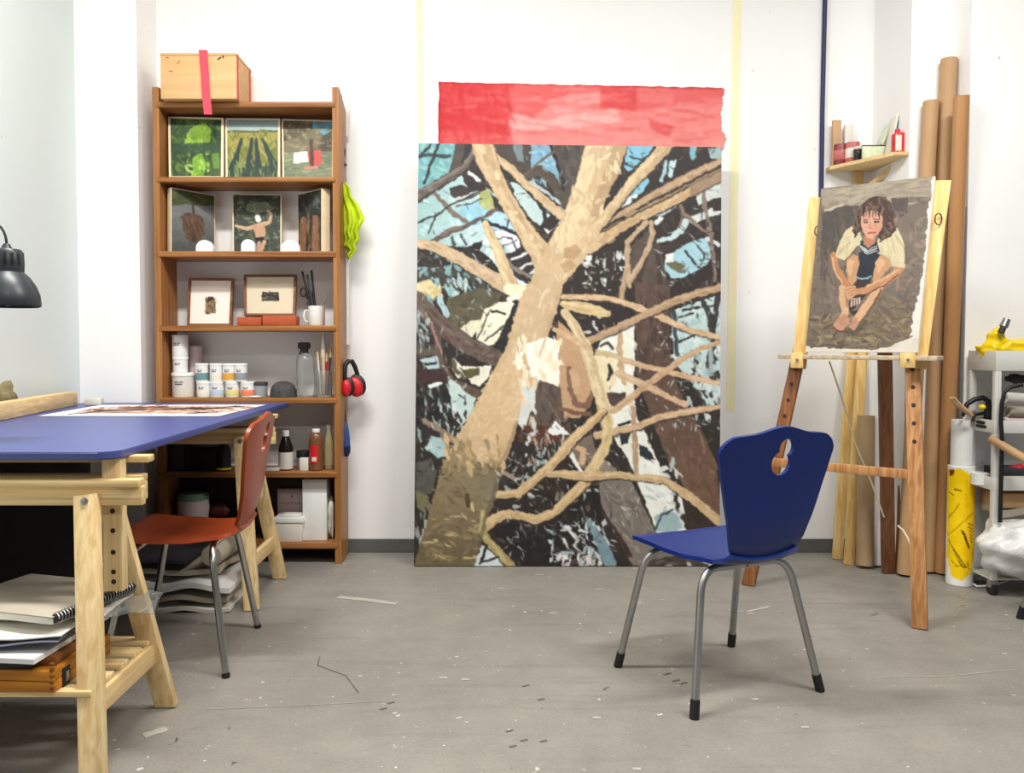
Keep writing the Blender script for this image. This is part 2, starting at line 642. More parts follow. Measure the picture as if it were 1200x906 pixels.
def canvas(name, label, cat, cpx, Ys, paint, sc, z0=None, th=0.02, border=0, edge='cream_edge', group=None, m=None):
    """a picture on a slab: cpx TL,TR,BR,BL in photo pixels, Ys the depth of each corner"""
    def pt(c, Y, low):
        p = P(c[0], c[1], Y)
        return p
    c3 = [pt(c, Y, k >= 2) for k, (c, Y) in enumerate(zip(cpx, Ys))]
    if z0 is not None:
        for k in (2, 3):
            c3[k] = Vector((XZ(cpx[k][0], z0, Ys[k]), Ys[k], z0))
    paint.soft(2, .88)
    ctr = sum(c3, Vector()) / 4
    base = Vector((ctr.x, ctr.y, min(p.z for p in c3)))
    t = thing(name, label, cat, base, 0, group)
    n = (c3[1] - c3[0]).cross(c3[3] - c3[0]).normalized()
    if n.dot(CAM - ctr) < 0:
        n = -n
    slab(c3, -n * th).done('stretcher', M[edge], t, 0)
    # picture face
    if border:
        L = [((c3[1] - c3[0]).normalized(), (c3[3] - c3[0]).normalized()), ((c3[0] - c3[1]).normalized(), (c3[2] - c3[1]).normalized()), ((c3[3] - c3[2]).normalized(), (c3[1] - c3[2]).normalized()), ((c3[2] - c3[3]).normalized(), (c3[0] - c3[3]).normalized())]
        f3 = [p + (a + b_) * border for p, (a, b_) in zip(c3, L)]
        kx = border * F_PX / Ys[0]
        fpx = inset(cpx, kx)
    else:
        f3, fpx = c3, [tuple(c) for c in cpx]
    pos, colr = quad_grid([p + n * 0.0012 for p in f3], fpx, paint, sc)
    grid_object('painted_face', pos, colr, m or ATTR, t)
    return t


# ================================================================== THE ROOM
YB = 3.99            # back wall
YC = 3.76            # front of the left column
YP = 3.64            # front of the right pilaster
YR = 3.50            # right wall
XL = P(93, 400, YC).x
XC = P(165, 400, YC).x
XP = P(1067, 100, YP).x
XR = P(1137, 100, YR).x
ZT = 3.3
YF = -1.6


def wall_mat(name, col, var=0.025):
    m, nt, b = base_mat(name)
    b.inputs['Roughness'].default_value = 0.75
    b.inputs['Specular IOR Level'].default_value = 0.2
    tc = nt.nodes.new('ShaderNodeTexCoord')
    n = nt.nodes.new('ShaderNodeTexNoise')
    n.inputs['Scale'].default_value = 1.6
    n.inputs['Detail'].default_value = 6
    nt.links.new(tc.outputs['Object'], n.inputs['Vector'])
    r = nt.nodes.new('ShaderNodeValToRGB')
    c = rgb(col)
    r.color_ramp.elements[0].position = 0.35
    r.color_ramp.elements[1].position = 0.65
    r.color_ramp.elements[0].color = tuple(x * (1 - var) for x in c[:3]) + (1,)
    r.color_ramp.elements[1].color = c
    nt.links.new(n.outputs['Fac'], r.inputs['Fac'])
    # small chips and scuffs
    v = nt.nodes.new('ShaderNodeTexNoise')
    v.inputs['Scale'].default_value = 26
    v.inputs['Detail'].default_value = 3
    nt.links.new(tc.outputs['Object'], v.inputs['Vector'])
    r2 = nt.nodes.new('ShaderNodeValToRGB')
    r2.color_ramp.elements[0].position = 0.24
    r2.color_ramp.elements[1].position = 0.27
    r2.color_ramp.elements[0].color = (0.7, 0.68, 0.65, 1)
    r2.color_ramp.elements[1].color = (1, 1, 1, 1)
    nt.links.new(v.outputs['Fac'], r2.inputs['Fac'])
    mx = nt.nodes.new('ShaderNodeMixRGB')
    mx.blend_type = 'MULTIPLY'
    mx.inputs['Fac'].default_value = 1
    nt.links.new(r.outputs['Color'], mx.inputs['Color1'])
    nt.links.new(r2.outputs['Color'], mx.inputs['Color2'])
    nt.links.new(mx.outputs['Color'], b.inputs['Base Color'])
    n3 = nt.nodes.new('ShaderNodeTexNoise')
    n3.inputs['Scale'].default_value = 9
    n3.inputs['Detail'].default_value = 7
    nt.links.new(tc.outputs['Object'], n3.inputs['Vector'])
    bp = nt.nodes.new('ShaderNodeBump')
    bp.inputs['Strength'].default_value = 0.16
    bp.inputs['Distance'].default_value = 0.01
    nt.links.new(n3.outputs['Fac'], bp.inputs['Height'])
    nt.links.new(bp.outputs['Normal'], b.inputs['Normal'])
    return m


def floor_mat():
    m, nt, b = base_mat('floor_concrete')
    tc = nt.nodes.new('ShaderNodeTexCoord')
    N = nt.nodes.new

    def noise(scale, det=5, rough=0.6, sx=(1, 1, 1), dist=0.0):
        mp = N('ShaderNodeMapping')
        mp.inputs['Scale'].default_value = sx
        nt.links.new(tc.outputs['Object'], mp.inputs['Vector'])
        n = N('ShaderNodeTexNoise')
        n.inputs['Scale'].default_value = scale
        n.inputs['Detail'].default_value = det
        n.inputs['Roughness'].default_value = rough
        n.inputs['Distortion'].default_value = dist
        nt.links.new(mp.outputs['Vector'], n.inputs['Vector'])
        return n

    def ramp(src, p0, c0, p1, c1):
        r = N('ShaderNodeValToRGB')
        r.color_ramp.elements[0].position = p0
        r.color_ramp.elements[1].position = p1
        r.color_ramp.elements[0].color = c0
        r.color_ramp.elements[1].color = c1
        nt.links.new(src, r.inputs['Fac'])
        return r

    def mul(a, b_, f=1.0, mode='MULTIPLY'):
        x = N('ShaderNodeMixRGB')
        x.blend_type = mode
        x.inputs['Fac'].default_value = f
        nt.links.new(a, x.inputs['Color1'])
        nt.links.new(b_, x.inputs['Color2'])
        return x.outputs['Color']
    c = ramp(noise(1.3, 6).outputs['Fac'], 0.3, rgb((132, 128, 122)), 0.7, rgb((150, 144, 135))).outputs['Color']
    c = mul(c, ramp(noise(7, 8, 0.7).outputs['Fac'], 0.3, (0.86, 0.86, 0.86, 1), 0.7, (1.06, 1.06, 1.05, 1)).outputs['Color'])
    c = mul(c, ramp(noise(120, 3, 0.6).outputs['Fac'], 0.3, (0.86, 0.86, 0.86, 1), 0.7, (1.08, 1.08, 1.08, 1)).outputs['Color'])
    # pale paint specks
    sp = ramp(noise(34, 2, 0.5).outputs['Fac'], 0.735, (0, 0, 0, 1), 0.755, (0.34, 0.33, 0.31, 1)).outputs['Color']
    c = mul(c, sp, 1.0, 'ADD')
    sp = ramp(noise(75, 2, 0.5).outputs['Fac'], 0.745, (0, 0, 0, 1), 0.77, (0.22, 0.21, 0.2, 1)).outputs['Color']
    c = mul(c, sp, 1.0, 'ADD')
    # dark marks
    c = mul(c, ramp(noise(19, 3, 0.5, (1, 1, 1), 0.8).outputs['Fac'], 0.235, (0.35, 0.34, 0.33, 1), 0.27, (1, 1, 1, 1)).outputs['Color'])
    # long thin scuffs
    c = mul(c, ramp(noise(3.2, 4, 0.5, (0.5, 5, 1), 1.2).outputs['Fac'], 0.3, (0.88, 0.88, 0.88, 1), 0.45, (1, 1, 1, 1)).outputs['Color'])
    nt.links.new(c, b.inputs['Base Color'])
    r = ramp(noise(3, 5).outputs['Fac'], 0.3, (0.38, 0.38, 0.38, 1), 0.7, (0.58, 0.58, 0.58, 1))
    nt.links.new(r.outputs['Color'], b.inputs['Roughness'])
    b.inputs['Specular IOR Level'].default_value = 0.4
    bp = N('ShaderNodeBump')
    bp.inputs['Strength'].default_value = 0.2
    bp.inputs['Distance'].default_value = 0.004
    nt.links.new(noise(60, 6, 0.7).outputs['Fac'], bp.inputs['Height'])
    nt.links.new(bp.outputs['Normal'], b.inputs['Normal'])
    return m


M['wall'] = wall_mat('wall_white', (246, 245, 243))
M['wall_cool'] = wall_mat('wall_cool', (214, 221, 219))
M['skirt'] = mat('skirting_grey', (92, 94, 92), 0.5, var=0.1)
M['ceiling'] = mat('ceiling_white', (238, 238, 236), 0.8, var=0.01)

floor = struct(B().box(-2.2, 3.4, YF, 4.3, -0.1, 0.0), 'floor', floor_mat())
struct(B().box(-2.2, 3.4, YF, 4.3, ZT, ZT + 0.1), 'ceiling', M['ceiling'])
struct(B().box(XL - 0.2, XP + 0.3, YB, YB + 0.15, 0, ZT), 'wall_back', M['wall'])
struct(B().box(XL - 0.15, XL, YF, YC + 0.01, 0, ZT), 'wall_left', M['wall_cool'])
struct(B().box(XL - 0.15, XC, YC, YB, 0, ZT), 'trim_1', M['wall'])
struct(B().box(XP, XR + 0.05, YP, YB, 0, ZT), 'trim_2', M['wall'])
struct(B().box(XR, 3.4, YR, YR + 0.2, 0, ZT), 'wall_right', M['wall'])
struct(B().box(XC, XP, YB - 0.012, YB, 0, 0.067, 0.002), 'baseboard_back', M['skirt'])
struct(B().box(XP, XR, YP - 0.01, YP, 0, 0.067, 0.002), 'baseboard_right', M['skirt'])


# thin crack line in the plaster above the red picture, marks on the floor
def flat_strip(pts, wd, z, b=None):
    b = b or B()
    n = len(pts)
    L, R = [], []
    for i, p in enumerate(pts):
        a, c = Vector(pts[max(i - 1, 0)]), Vector(pts[min(i + 1, n - 1)])
        d = (c - a).normalized()
        q = Vector((-d.y, d.x)) * wd / 2 * (1 + 0.2 * math.sin(2.3 * i + 1))
        L.append((p[0] + q.x, p[1] + q.y, z))
        R.append((p[0] - q.x, p[1] - q.y, z))
    b.prism(L + R[::-1], (0, 0, -0.001))
    return b


def floor_mark(name, px, wd, m):
    pts = [(q.x, q.y) for q in (FL(*p) for p in px)]
    pp = []
    for i in range(len(pts) - 1):
        for k in range(4):
            t = k / 4
            pp.append((pts[i][0] * (1 - t) + pts[i + 1][0] * t, pts[i][1] * (1 - t) + pts[i + 1][1] * t))
    pp.append(pts[-1])
    return flat_strip(pp, wd, 0.0016).done(name, m, floor, 0)


M['mark_pale'] = mat('dried_paint_pale', (174, 168, 157), 0.6, var=0.1, scale=40)
M['mark_dark'] = mat('dried_paint_dark', (98, 94, 88), 0.6, var=0.1, scale=40)
floor_mark('paint_streak', [(396, 700), (428, 703), (465, 708)], 0.032, M['mark_pale'])
floor_mark('paint_streak', [(168, 863), (196, 854)], 0.03, M['mark_pale'])
floor_mark('paint_streak', [(876, 717), (902, 711)], 0.012, M['mark_pale'])
floor_mark('paint_streak', [(1030, 794), (1110, 793), (1190, 785)], 0.003, M['mark_pale'])
floor_mark('paint_streak', [(240, 832), (340, 828), (455, 822)], 0.0018, M['mark_pale'])
floor_mark('scratch', [(375, 770), (372, 780), (405, 792), (420, 812)], 0.0035, M['mark_dark'])
for x, y in ((449, 831), (458, 824), (616, 804), (634, 820), (597, 857), (601, 875), (614, 868), (637, 869), (782, 790), (792, 798), (801, 801)):
    floor_mark('paint_drip', [(x - 4, y + 1), (x, y), (x + 4, y - 1)], 0.007, M['mark_dark'])
for x, y in ((520, 795), (546, 797), (588, 690), (649, 719), (703, 691), (944, 853), (747, 902), (700, 842), (880, 720), (632, 674)):
    floor_mark('paint_fleck', [(x - 5, y), (x, y - 0.5), (x + 4, y)], 0.011, M['mark_pale'])

# ------------------------------------------------------------------ tape lines on the wall
def wall_strip(name, label, x0, y0, x1, y1, wpx, m, cat, group=None, Y=YB):
    a, c = P(x0, y0, Y - 0.0016), P(x1, y1, Y - 0.0016)
    hw = wpx / 2 * YB / F_PX
    b = B().prism([(a.x - hw, a.y, a.z), (a.x + hw, a.y, a.z), (c.x + hw, c.y, c.z), (c.x - hw, c.y, c.z)], (0, 0.0012, 0))
    return tag(b.done(name, m, None, 0), label, cat, group)


wall_strip('masking_tape', 'narrow strip of pale yellow tape running up the wall left above the tree painting', 489, -130, 494, 166, 7, M['tape'], 'tape', 'vertical tape lines on the wall')
wall_strip('masking_tape', 'long strip of pale yellow tape down the wall right of the tree painting', 866, -130, 856, 482, 10, M['tape'], 'tape', 'vertical tape lines on the wall')
tag(B().tube([P(970, -130, YB - 0.014), P(967, -6, YB - 0.014), P(964, 120, YB - 0.014), P(962, 250, YB - 0.014), P(960, 330, YB - 0.014)], 0.0105, 12).done('wall_conduit', M['navy'], None), 'thin dark blue pipe running down the back wall behind the easel', 'pipe')

# ================================================================== THE RED WASH ABOVE THE TREE PAINTING
pr = Paint(505, 88, 858, 182, 1.0, (240, 92, 90), 3, 1.2)
pr.poly([(505, 88), (597, 88), (598, 182), (505, 182)], (226, 42, 46), grad=('x', 510, 600, (236, 62, 64)))
pr.poly([(597, 130), (625, 138), (650, 118), (700, 112), (730, 128), (760, 125), (800, 120), (850, 120), (850, 182), (596, 182)], (246, 128, 122))
pr.poly([(598, 132), (640, 142), (660, 135), (720, 128), (730, 142), (640, 155), (600, 150)], (250, 176, 168), alpha=.8)
pr.poly([(640, 118), (670, 110), (705, 108), (700, 130), (650, 134)], (248, 160, 154), alpha=.7)
pr.poly([(703, 96), (745, 97), (745, 130), (705, 126)], (234, 66, 68), alpha=.85)
pr.poly([(746, 104), (790, 106), (788, 122), (750, 120)], (244, 112, 108), alpha=.8)
pr.poly([(760, 140), (790, 148), (785, 160), (770, 155), (762, 150)], (238, 84, 84))
pr.poly([(600, 160), (700, 148), (800, 165), (850, 160), (850, 182), (590, 182)], (250, 144, 136), alpha=.6)
pr.poly([(505, 150), (595, 158), (600, 182), (505, 182)], (240, 90, 88), alpha=.6)
pr.dabs((510, 95, 850, 175), 160, [(232, 60, 62), (246, 120, 114), (250, 150, 142), (238, 80, 80)], 40, 3.5, 0.05, .15, alpha=.35)
pr.dabs((510, 95, 600, 172), 60, [(220, 34, 40), (230, 54, 56)], 36, 4, 1.5, .2, alpha=.4)
pr.stroke([(514, 97), (700, 99), (845, 104)], (190, 30, 44), 1.6)
pr.stroke([(515, 96), (514, 172)], (196, 24, 36), 2.5)
pr.soft(3, .82)
nx_, ny_ = 300, 70
v_, u_ = np.mgrid[0:ny_, 0:nx_]
u_ = u_ / (nx_ - 1)
v_ = v_ / (ny_ - 1)
rg = np.random.default_rng(5)
je = np.convolve(rg.normal(size=ny_ + 8), np.ones(9) / 9, 'valid')
jt = np.convolve(rg.normal(size=nx_ + 8), np.ones(9) / 9, 'valid')
xr_ = 848 + 5 * je[:, None] + 0 * u_
yt_ = 96 + 7 * u_ + 0.9 * jt[None, :]
PX_ = 514 + 1.2 * je[::-1][:, None] + (xr_ - 514) * u_
PY_ = yt_ + (177 - yt_) * v_
pos_ = np.zeros(PX_.shape + (3,))
for a in range(ny_):
    for c in range(nx_):
        q = P(PX_[a, c], PY_[a, c], YB - 0.003)
        pos_[a, c] = (q.x, q.y, q.z)
tag(grid_object('red_wash_painting', pos_, pr.sample(PX_, PY_), ATTR_MATT), 'wide band of red watery paint on the wall above the tree painting', 'painting')

# ================================================================== THE TREE PAINTING
DK, DK2, BR, OL = (50, 43, 40), (40, 35, 33), (98, 78, 66), (96, 88, 66)
TE, PT, LB, WH = (108, 165, 168), (168, 200, 198), (152, 205, 226), (226, 232, 230)
BE, BL, BS = (208, 180, 138), (230, 208, 166), (170, 138, 100)
t = Paint(482, 164, 850, 668, 1.35, DK, 11, 1.0)
# dark mottled ground
t.dabs((484, 166, 850, 668), 900, [DK2, (66, 58, 52), (76, 66, 58), (58, 56, 50), (86, 72, 62)], 12, 4, 1.0, .9)
# --- sky, upper left
t.poly([(488, 166), (534, 166), (530, 200), (512, 211), (488, 226)], (104, 166, 170))
t.dabs((489, 168, 530, 215), 50, [(92, 156, 162), (124, 180, 182), (140, 190, 188)], 9, 5, 1.2, .6)
t.poly([(488, 240), (512, 226), (545, 203), (560, 213), (580, 228), (590, 250), (605, 290), (632, 315), (630, 338), (590, 332), (560, 312), (530, 300), (488, 287)], (150, 188, 186), grad=('x', 495, 600, (206, 226, 230)))
t.poly([(536, 246), (560, 236), (586, 254), (570, 262), (548, 267), (534, 258)], (140, 200, 230))
t.poly([(575, 248), (598, 240), (606, 268), (598, 280), (572, 268)], (172, 212, 234))
t.poly([(572, 272), (602, 272), (612, 292), (618, 312), (590, 318), (562, 292)], (224, 230, 234))
t.dabs((490, 225, 600, 300), 90, [(160, 196, 192), (178, 208, 206), (146, 186, 186), (196, 220, 224)], 9, 5, 1.0, .7, alpha=.7)
t.poly([(540, 204), (553, 192), (562, 205), (570, 222), (588, 240), (592, 252), (580, 247), (566, 232), (550, 222), (543, 214)], DK)
t.poly([(527, 222), (538, 217), (552, 222), (570, 224), (556, 232), (540, 236), (530, 232)], (58, 52, 50))
t.stroke([(549, 203), (556, 208), (562, 212)], (214, 220, 220), 4)
t.stroke([(531, 236), (545, 232), (560, 226)], (200, 208, 204), 4)
t.poly([(563, 226), (573, 222), (581, 246), (570, 248), (561, 240)], (172, 176, 108), var=22)
t.stroke([(490, 184), (505, 182), (527, 184)], (48, 66, 70), 4)
t.stroke([(515, 167), (505, 192), (497, 216)], (38, 44, 48), 3.4)
t.stroke([(507, 167), (492, 184)], (40, 48, 50), 3)
t.stroke([(540, 166, 12), (536, 186, 11), (530, 202, 8)], (78, 68, 64))
t.limb([(487, 231, 11), (508, 219, 10), (530, 206, 9), (546, 194, 9), (556, 178, 9)], (112, 98, 90), (148, 132, 122), (70, 60, 56), (52, 46, 44))
t.limb([(510, 229, 5), (524, 243, 7), (532, 252, 7), (548, 262, 4)], (118, 104, 92))
t.stroke([(489, 264), (500, 257), (512, 253), (530, 240), (548, 232), (562, 225)], (48, 46, 46), 2.2)
t.stroke([(511, 253), (506, 266), (502, 274)], (48, 46, 46), 2)
t.stroke([(535, 242), (552, 240), (564, 234)], (60, 58, 56), 1.4)
t.stroke([(500, 288, 6), (525, 275, 5), (545, 267, 5), (566, 256, 4), (582, 246, 5)], (92, 78, 70))
t.stroke([(518, 276), (528, 270), (540, 268)], (120, 104, 96), 5)
t.poly([(510, 287), (530, 290), (545, 292), (561, 285), (566, 282), (563, 296), (576, 306), (588, 324), (570, 318), (555, 306), (535, 298)], (44, 39, 38))
t.stroke([(530, 280), (532, 288)], (70, 76, 76), 4)
t.stroke([(540, 276), (546, 288)], (78, 88, 88), 3)
t.stroke([(567, 261, 5), (580, 265, 4), (598, 272, 4), (622, 283, 4)], (44, 40, 42))
t.stroke([(597, 248), (596, 256), (594, 270)], (70, 60, 60), 2)
t.stroke([(575, 286), (590, 279), (600, 281), (605, 292), (607, 300)], (70, 66, 68), 1.6)
t.stroke([(587, 291), (596, 288), (605, 283)], (80, 76, 76), 1.4)
t.poly([(586, 297), (600, 298), (612, 290), (620, 286), (626, 294), (634, 305), (641, 311), (630, 338), (608, 330), (594, 314)], (52, 45, 44))
t.stroke([(600, 306), (610, 303), (621, 295)], (214, 220, 224), 3)
t.stroke([(610, 317), (618, 311), (626, 309)], (206, 212, 216), 3)
t.stroke([(622, 322), (634, 312)], (200, 206, 206), 5)
t.limb([(592, 304, 5), (602, 316, 6), (620, 326, 6), (630, 333, 5)], (124, 112, 104), (160, 150, 142), None, DK)
# --- left side, below the first bough
t.poly([(488, 300), (520, 306), (560, 320), (592, 338), (580, 356), (540, 350), (488, 338)], (70, 66, 60))
t.dabs((489, 306, 560, 352), 80, [(128, 174, 176), (150, 192, 194), (108, 150, 152), (60, 58, 54), (52, 48, 46)], 10, 6, 1.3, .5)
t.poly([(488, 304), (520, 305), (530, 312), (505, 316), (488, 314)], DK)
t.dabs((530, 325, 580, 362), 40, [(170, 204, 208), (196, 214, 212), (50, 48, 46), (40, 40, 40)], 14, 4, 1.25, .25)
t.poly([(525, 352), (560, 340), (590, 346), (575, 368), (548, 388), (530, 385), (522, 368)], (92, 86, 64), var=14)
t.poly([(560, 385), (568, 365), (585, 356), (600, 354), (607, 366), (598, 386), (590, 404), (572, 408), (558, 400)], (238, 230, 204))
t.poly([(535, 392), (545, 382), (562, 376), (566, 384), (548, 404), (537, 398)], (222, 216, 182), var=18)
t.stroke([(575, 366), (592, 370)], DK2, 2.6)
t.stroke([(572, 368), (565, 388), (558, 402)], OL, 2.2)
t.stroke([(568, 402), (580, 392), (590, 384)], (70, 66, 54), 2)
t.stroke([(610, 348, 6), (602, 368, 8), (592, 394, 10), (582, 414, 11)], (42, 40, 40))
t.stroke([(487, 340, 10), (502, 338, 16), (515, 350, 8)], (214, 196, 142), var=16)
t.dabs((488, 336, 516, 352), 26, [(232, 218, 168), (200, 178, 120)], 8, 3, 1.4, .4)
t.stroke([(515, 352), (524, 372)], (170, 198, 204), 7)
t.limb([(487, 352, 20), (510, 378, 22), (540, 402, 22), (562, 414, 20), (580, 422, 20)], (104, 86, 76), (126, 106, 94), (76, 60, 54), (46, 40, 38))
t.limb([(500, 372, 6), (512, 398, 9), (517, 430, 10), (530, 450, 11), (556, 463, 13)], (96, 80, 66), (120, 100, 84), None, (44, 38, 36))
t.stroke([(505, 380), (512, 402), (518, 416)], (168, 120, 116), 2)
t.stroke([(488, 414), (512, 416)], (100, 84, 74), 8)
t.dabs((488, 370, 502, 410), 26, [(150, 170, 174), (176, 192, 192), (90, 84, 80)], 12, 3, 1.4, .25)
t.poly([(492, 424), (512, 420), (516, 434), (500, 436)], (172, 200, 204))
t.stroke([(496, 430), (510, 428)], DK2, 3)
t.poly([(488, 436), (522, 434), (526, 450), (488, 452)], (68, 46, 46))
t.poly([(540, 420), (568, 428), (566, 436), (540, 430)], (46, 38, 36))
t.poly([(532, 422), (542, 432), (560, 432), (576, 430), (573, 444), (562, 456), (552, 452), (548, 444), (536, 446), (530, 434)], (230, 226, 204))
t.stroke([(531, 424), (534, 436), (544, 446)], OL, 5)
t.poly([(541, 437), (562, 433), (562, 442), (548, 446)], (92, 86, 52))
t.poly([(524, 444), (534, 450), (546, 462), (558, 470), (552, 490), (540, 500), (530, 492), (528, 472)], (190, 212, 206))
t.stroke([(504, 456), (516, 452)], WH, 5)
t.dabs((489, 462, 528, 515), 60, [(34, 32, 32), (46, 48, 44), (150, 172, 166), (30, 30, 30)], 15, 4, 1.35, .2)
t.dabs((530, 480, 552, 520), 16, [(206, 222, 220), (50, 44, 42)], 10, 4, 1.3, .3)
t.limb([(498, 496, 7), (514, 506, 8), (532, 518, 9)], (140, 120, 100), (186, 160, 134), None, DK)
t.poly([(506, 512), (524, 518), (526, 536), (514, 540), (498, 528)], (164, 196, 198))
t.poly([(488, 545), (505, 540), (512, 556), (506, 582), (488, 580)], (86, 84, 76), var=14)
t.poly([(488, 576), (500, 582), (508, 600), (500, 606), (488, 596)], (116, 112, 80))
t.stroke([(493, 640), (496, 624), (500, 612)], (196, 204, 204), 2.5)
t.dabs((488, 600, 508, 660), 22, [(150, 156, 150), DK2, (60, 56, 50)], 12, 2.5, 1.4, .2)
# --- top middle
t.poly([(570, 166), (626, 166), (626, 202), (610, 205), (590, 190), (576, 178)], (74, 64, 57))
t.poly([(600, 166), (612, 166), (614, 192), (606, 188)], (120, 150, 156), alpha=.8)
t.poly([(622, 166), (648, 166), (654, 190), (660, 216), (656, 226), (642, 206), (622, 200)], (118, 166, 192))
t.dabs((622, 168, 656, 218), 34, [(98, 146, 176), (156, 194, 210), (130, 172, 190)], 10, 4, .6, .5)
t.poly([(648, 166), (692, 166), (684, 200), (664, 242), (656, 214)], (80, 73, 66))
t.dabs((655, 168, 686, 215), 26, [(92, 84, 74), (68, 62, 56)], 14, 5, 1.4, .2)
t.stroke([(645, 168), (652, 188), (660, 214), (660, 226)], DK2, 3)
t.stroke([(612, 210, 6), (632, 200, 12), (648, 212, 12), (658, 232, 10), (660, 246, 6)], (82, 70, 60))
t.stroke([(616, 206), (632, 190), (650, 178)], (100, 86, 72), 3)
t.stroke([(622, 214), (640, 226), (656, 240)], (176, 190, 196), 4)
t.stroke([(628, 224), (642, 232), (656, 243)], DK2, 3)
t.poly([(598, 214), (612, 210), (628, 232), (642, 252), (650, 262), (640, 272), (622, 258), (606, 236)], (184, 208, 206))
t.poly([(640, 250), (655, 258), (656, 262), (642, 276), (634, 266)], (214, 220, 216))
t.stroke([(596, 208, 4), (612, 216, 6), (630, 236, 6), (637, 248, 5), (640, 260, 5), (634, 268, 5)], (46, 40, 40))
t.poly([(634, 266), (646, 252), (656, 258), (652, 266), (644, 272)], (48, 42, 42))
# --- upper right
t.poly([(736, 168), (768, 168), (757, 184), (736, 202), (731, 196)], (122, 186, 210))
t.poly([(757, 206), (761, 214), (752, 228), (736, 236), (741, 224)], (128, 186, 208))
t.stroke([(738, 184), (752, 188), (764, 180)], (44, 60, 76), 2.4)
t.stroke([(732, 192), (746, 198)], (60, 70, 80), 2)
t.stroke([(729, 236), (745, 231)], WH, 4)
t.stroke([(729, 241), (738, 236)], (206, 216, 220), 5)
t.stroke([(774, 212), (778, 202), (781, 190)], (160, 196, 208), 4)
t.stroke([(785, 206), (787, 192)], (180, 212, 220), 6)
t.stroke([(790, 196), (792, 188)], (200, 216, 220), 3)
t.stroke([(812, 173), (812, 184)], (120, 180, 190), 7)
t.poly([(829, 174), (846, 172), (846, 186), (832, 186)], (150, 178, 178))
t.poly([(815, 228), (830, 222), (846, 212), (846, 242), (832, 236), (818, 242)], (196, 204, 198))
t.stroke([(812, 258), (828, 252), (844, 246)], (204, 210, 206), 9)
t.poly([(832, 235), (846, 232), (846, 248), (836, 248)], (54, 46, 42))
t.stroke([(772, 284, 5), (786, 280, 6), (797, 272, 9), (804, 260, 8)], (186, 208, 210))
t.poly([(780, 304), (796, 292), (816, 282), (828, 280), (834, 304), (828, 312), (800, 328), (788, 328), (778, 318)], (156, 200, 212))
t.poly([(780, 300), (790, 297), (789, 309), (780, 312)], (220, 226, 222))
t.poly([(780, 310), (792, 308), (803, 314), (802, 322), (792, 320)], (104, 100, 76))
t.stroke([(803, 296), (812, 308), (820, 315)], (54, 56, 60), 3)
t.stroke([(817, 290), (826, 300), (822, 312)], (66, 70, 74), 2)
t.stroke([(828, 280), (842, 288)], (206, 214, 212), 5)
t.stroke([(775, 294), (800, 284), (830, 270)], (62, 50, 46), 8)
t.stroke([(766, 252), (775, 250), (783, 246)], (196, 204, 220), 7)
t.stroke([(769, 262), (775, 256)], (210, 216, 216), 5)
t.stroke([(796, 236, 3), (800, 250, 4), (814, 262, 4), (826, 272, 4), (834, 276, 4)], (138, 116, 100))
t.stroke([(824, 222, 5), (826, 244, 5), (832, 270, 5), (836, 300, 4), (838, 330, 4)], (130, 110, 96))
t.stroke([(800, 252), (796, 268)], (120, 100, 90), 3)
t.dabs((685, 300, 732, 336), 34, [WH, (206, 210, 206), DK2, (96, 92, 76), DK], 9, 6, 1.3, .5)
t.stroke([(715, 296), (715, 336)], (54, 44, 40), 9)
t.poly([(740, 290), (764, 268), (776, 300), (784, 345), (748, 345), (738, 325)], (88, 74, 64))
t.stroke([(756, 296, 6), (752, 312, 10), (748, 334, 6)], (64, 54, 50))
t.stroke([(764, 272, 4), (772, 306, 5), (774, 342, 5)], (66, 54, 48))
# --- middle and lower right
t.poly([(786, 366), (812, 358), (846, 346), (846, 482), (824, 476), (806, 448), (790, 424)], (182, 206, 204))
t.dabs((788, 352, 844, 420), 40, [(200, 220, 218), (160, 190, 190), (214, 226, 224)], 12, 5, -.3, .5)
t.stroke([(800, 366), (820, 361), (836, 360)], DK2, 2.2)
t.stroke([(795, 374), (812, 368)], DK2, 2)
t.stroke([(822, 352, 5), (832, 372, 7), (836, 400, 8), (830, 430, 7), (832, 450, 7)], (64, 58, 56))
t.stroke([(842, 345), (838, 370), (834, 392)], (58, 50, 50), 7)
t.stroke([(789, 366), (792, 400), (793, 418)], (62, 70, 74), 5)
t.stroke([(796, 402), (820, 392)], DK2, 2.4)
t.dabs((806, 420, 845, 500), 80, [(44, 40, 40), (60, 52, 50), (170, 190, 190), (204, 214, 210), (38, 36, 36)], 12, 6, 1.2, .6)
t.stroke([(832, 405), (834, 440)], (150, 170, 172), 5)
t.poly([(744, 332), (786, 338), (784, 380), (786, 430), (800, 470), (818, 500), (838, 540), (846, 600), (830, 612), (806, 580), (786, 548), (766, 500), (746, 440)], (92, 70, 60), grad=('y', 430, 580, (112, 84, 66)))
t.dabs((746, 345, 786, 430), 40, [(78, 58, 52), (104, 80, 68), (70, 54, 50)], 16, 5, 1.45, .2)
t.dabs((770, 490, 842, 602), 90, [(100, 72, 54), (126, 94, 72), (90, 70, 60), (134, 106, 86)], 14, 3, 1.2, .3, poly=[(768, 500), (818, 500), (838, 540), (846, 600), (830, 606), (790, 555)])
t.poly([(704, 402), (724, 380), (744, 372), (743, 400), (744, 430), (742, 454), (746, 490), (758, 512), (772, 545), (786, 568), (792, 600), (808, 626), (776, 642), (760, 600), (748, 568), (736, 540), (722, 520), (706, 490), (698, 462), (692, 430)], (228, 228, 216))
t.poly([(694, 420), (722, 416), (724, 440), (716, 468), (716, 490), (706, 490), (698, 462)], (232, 216, 174))
t.dabs((700, 385, 745, 480), 30, [(240, 238, 226), (214, 206, 178), (236, 226, 190)], 14, 5, 1.3, .4, alpha=.7)
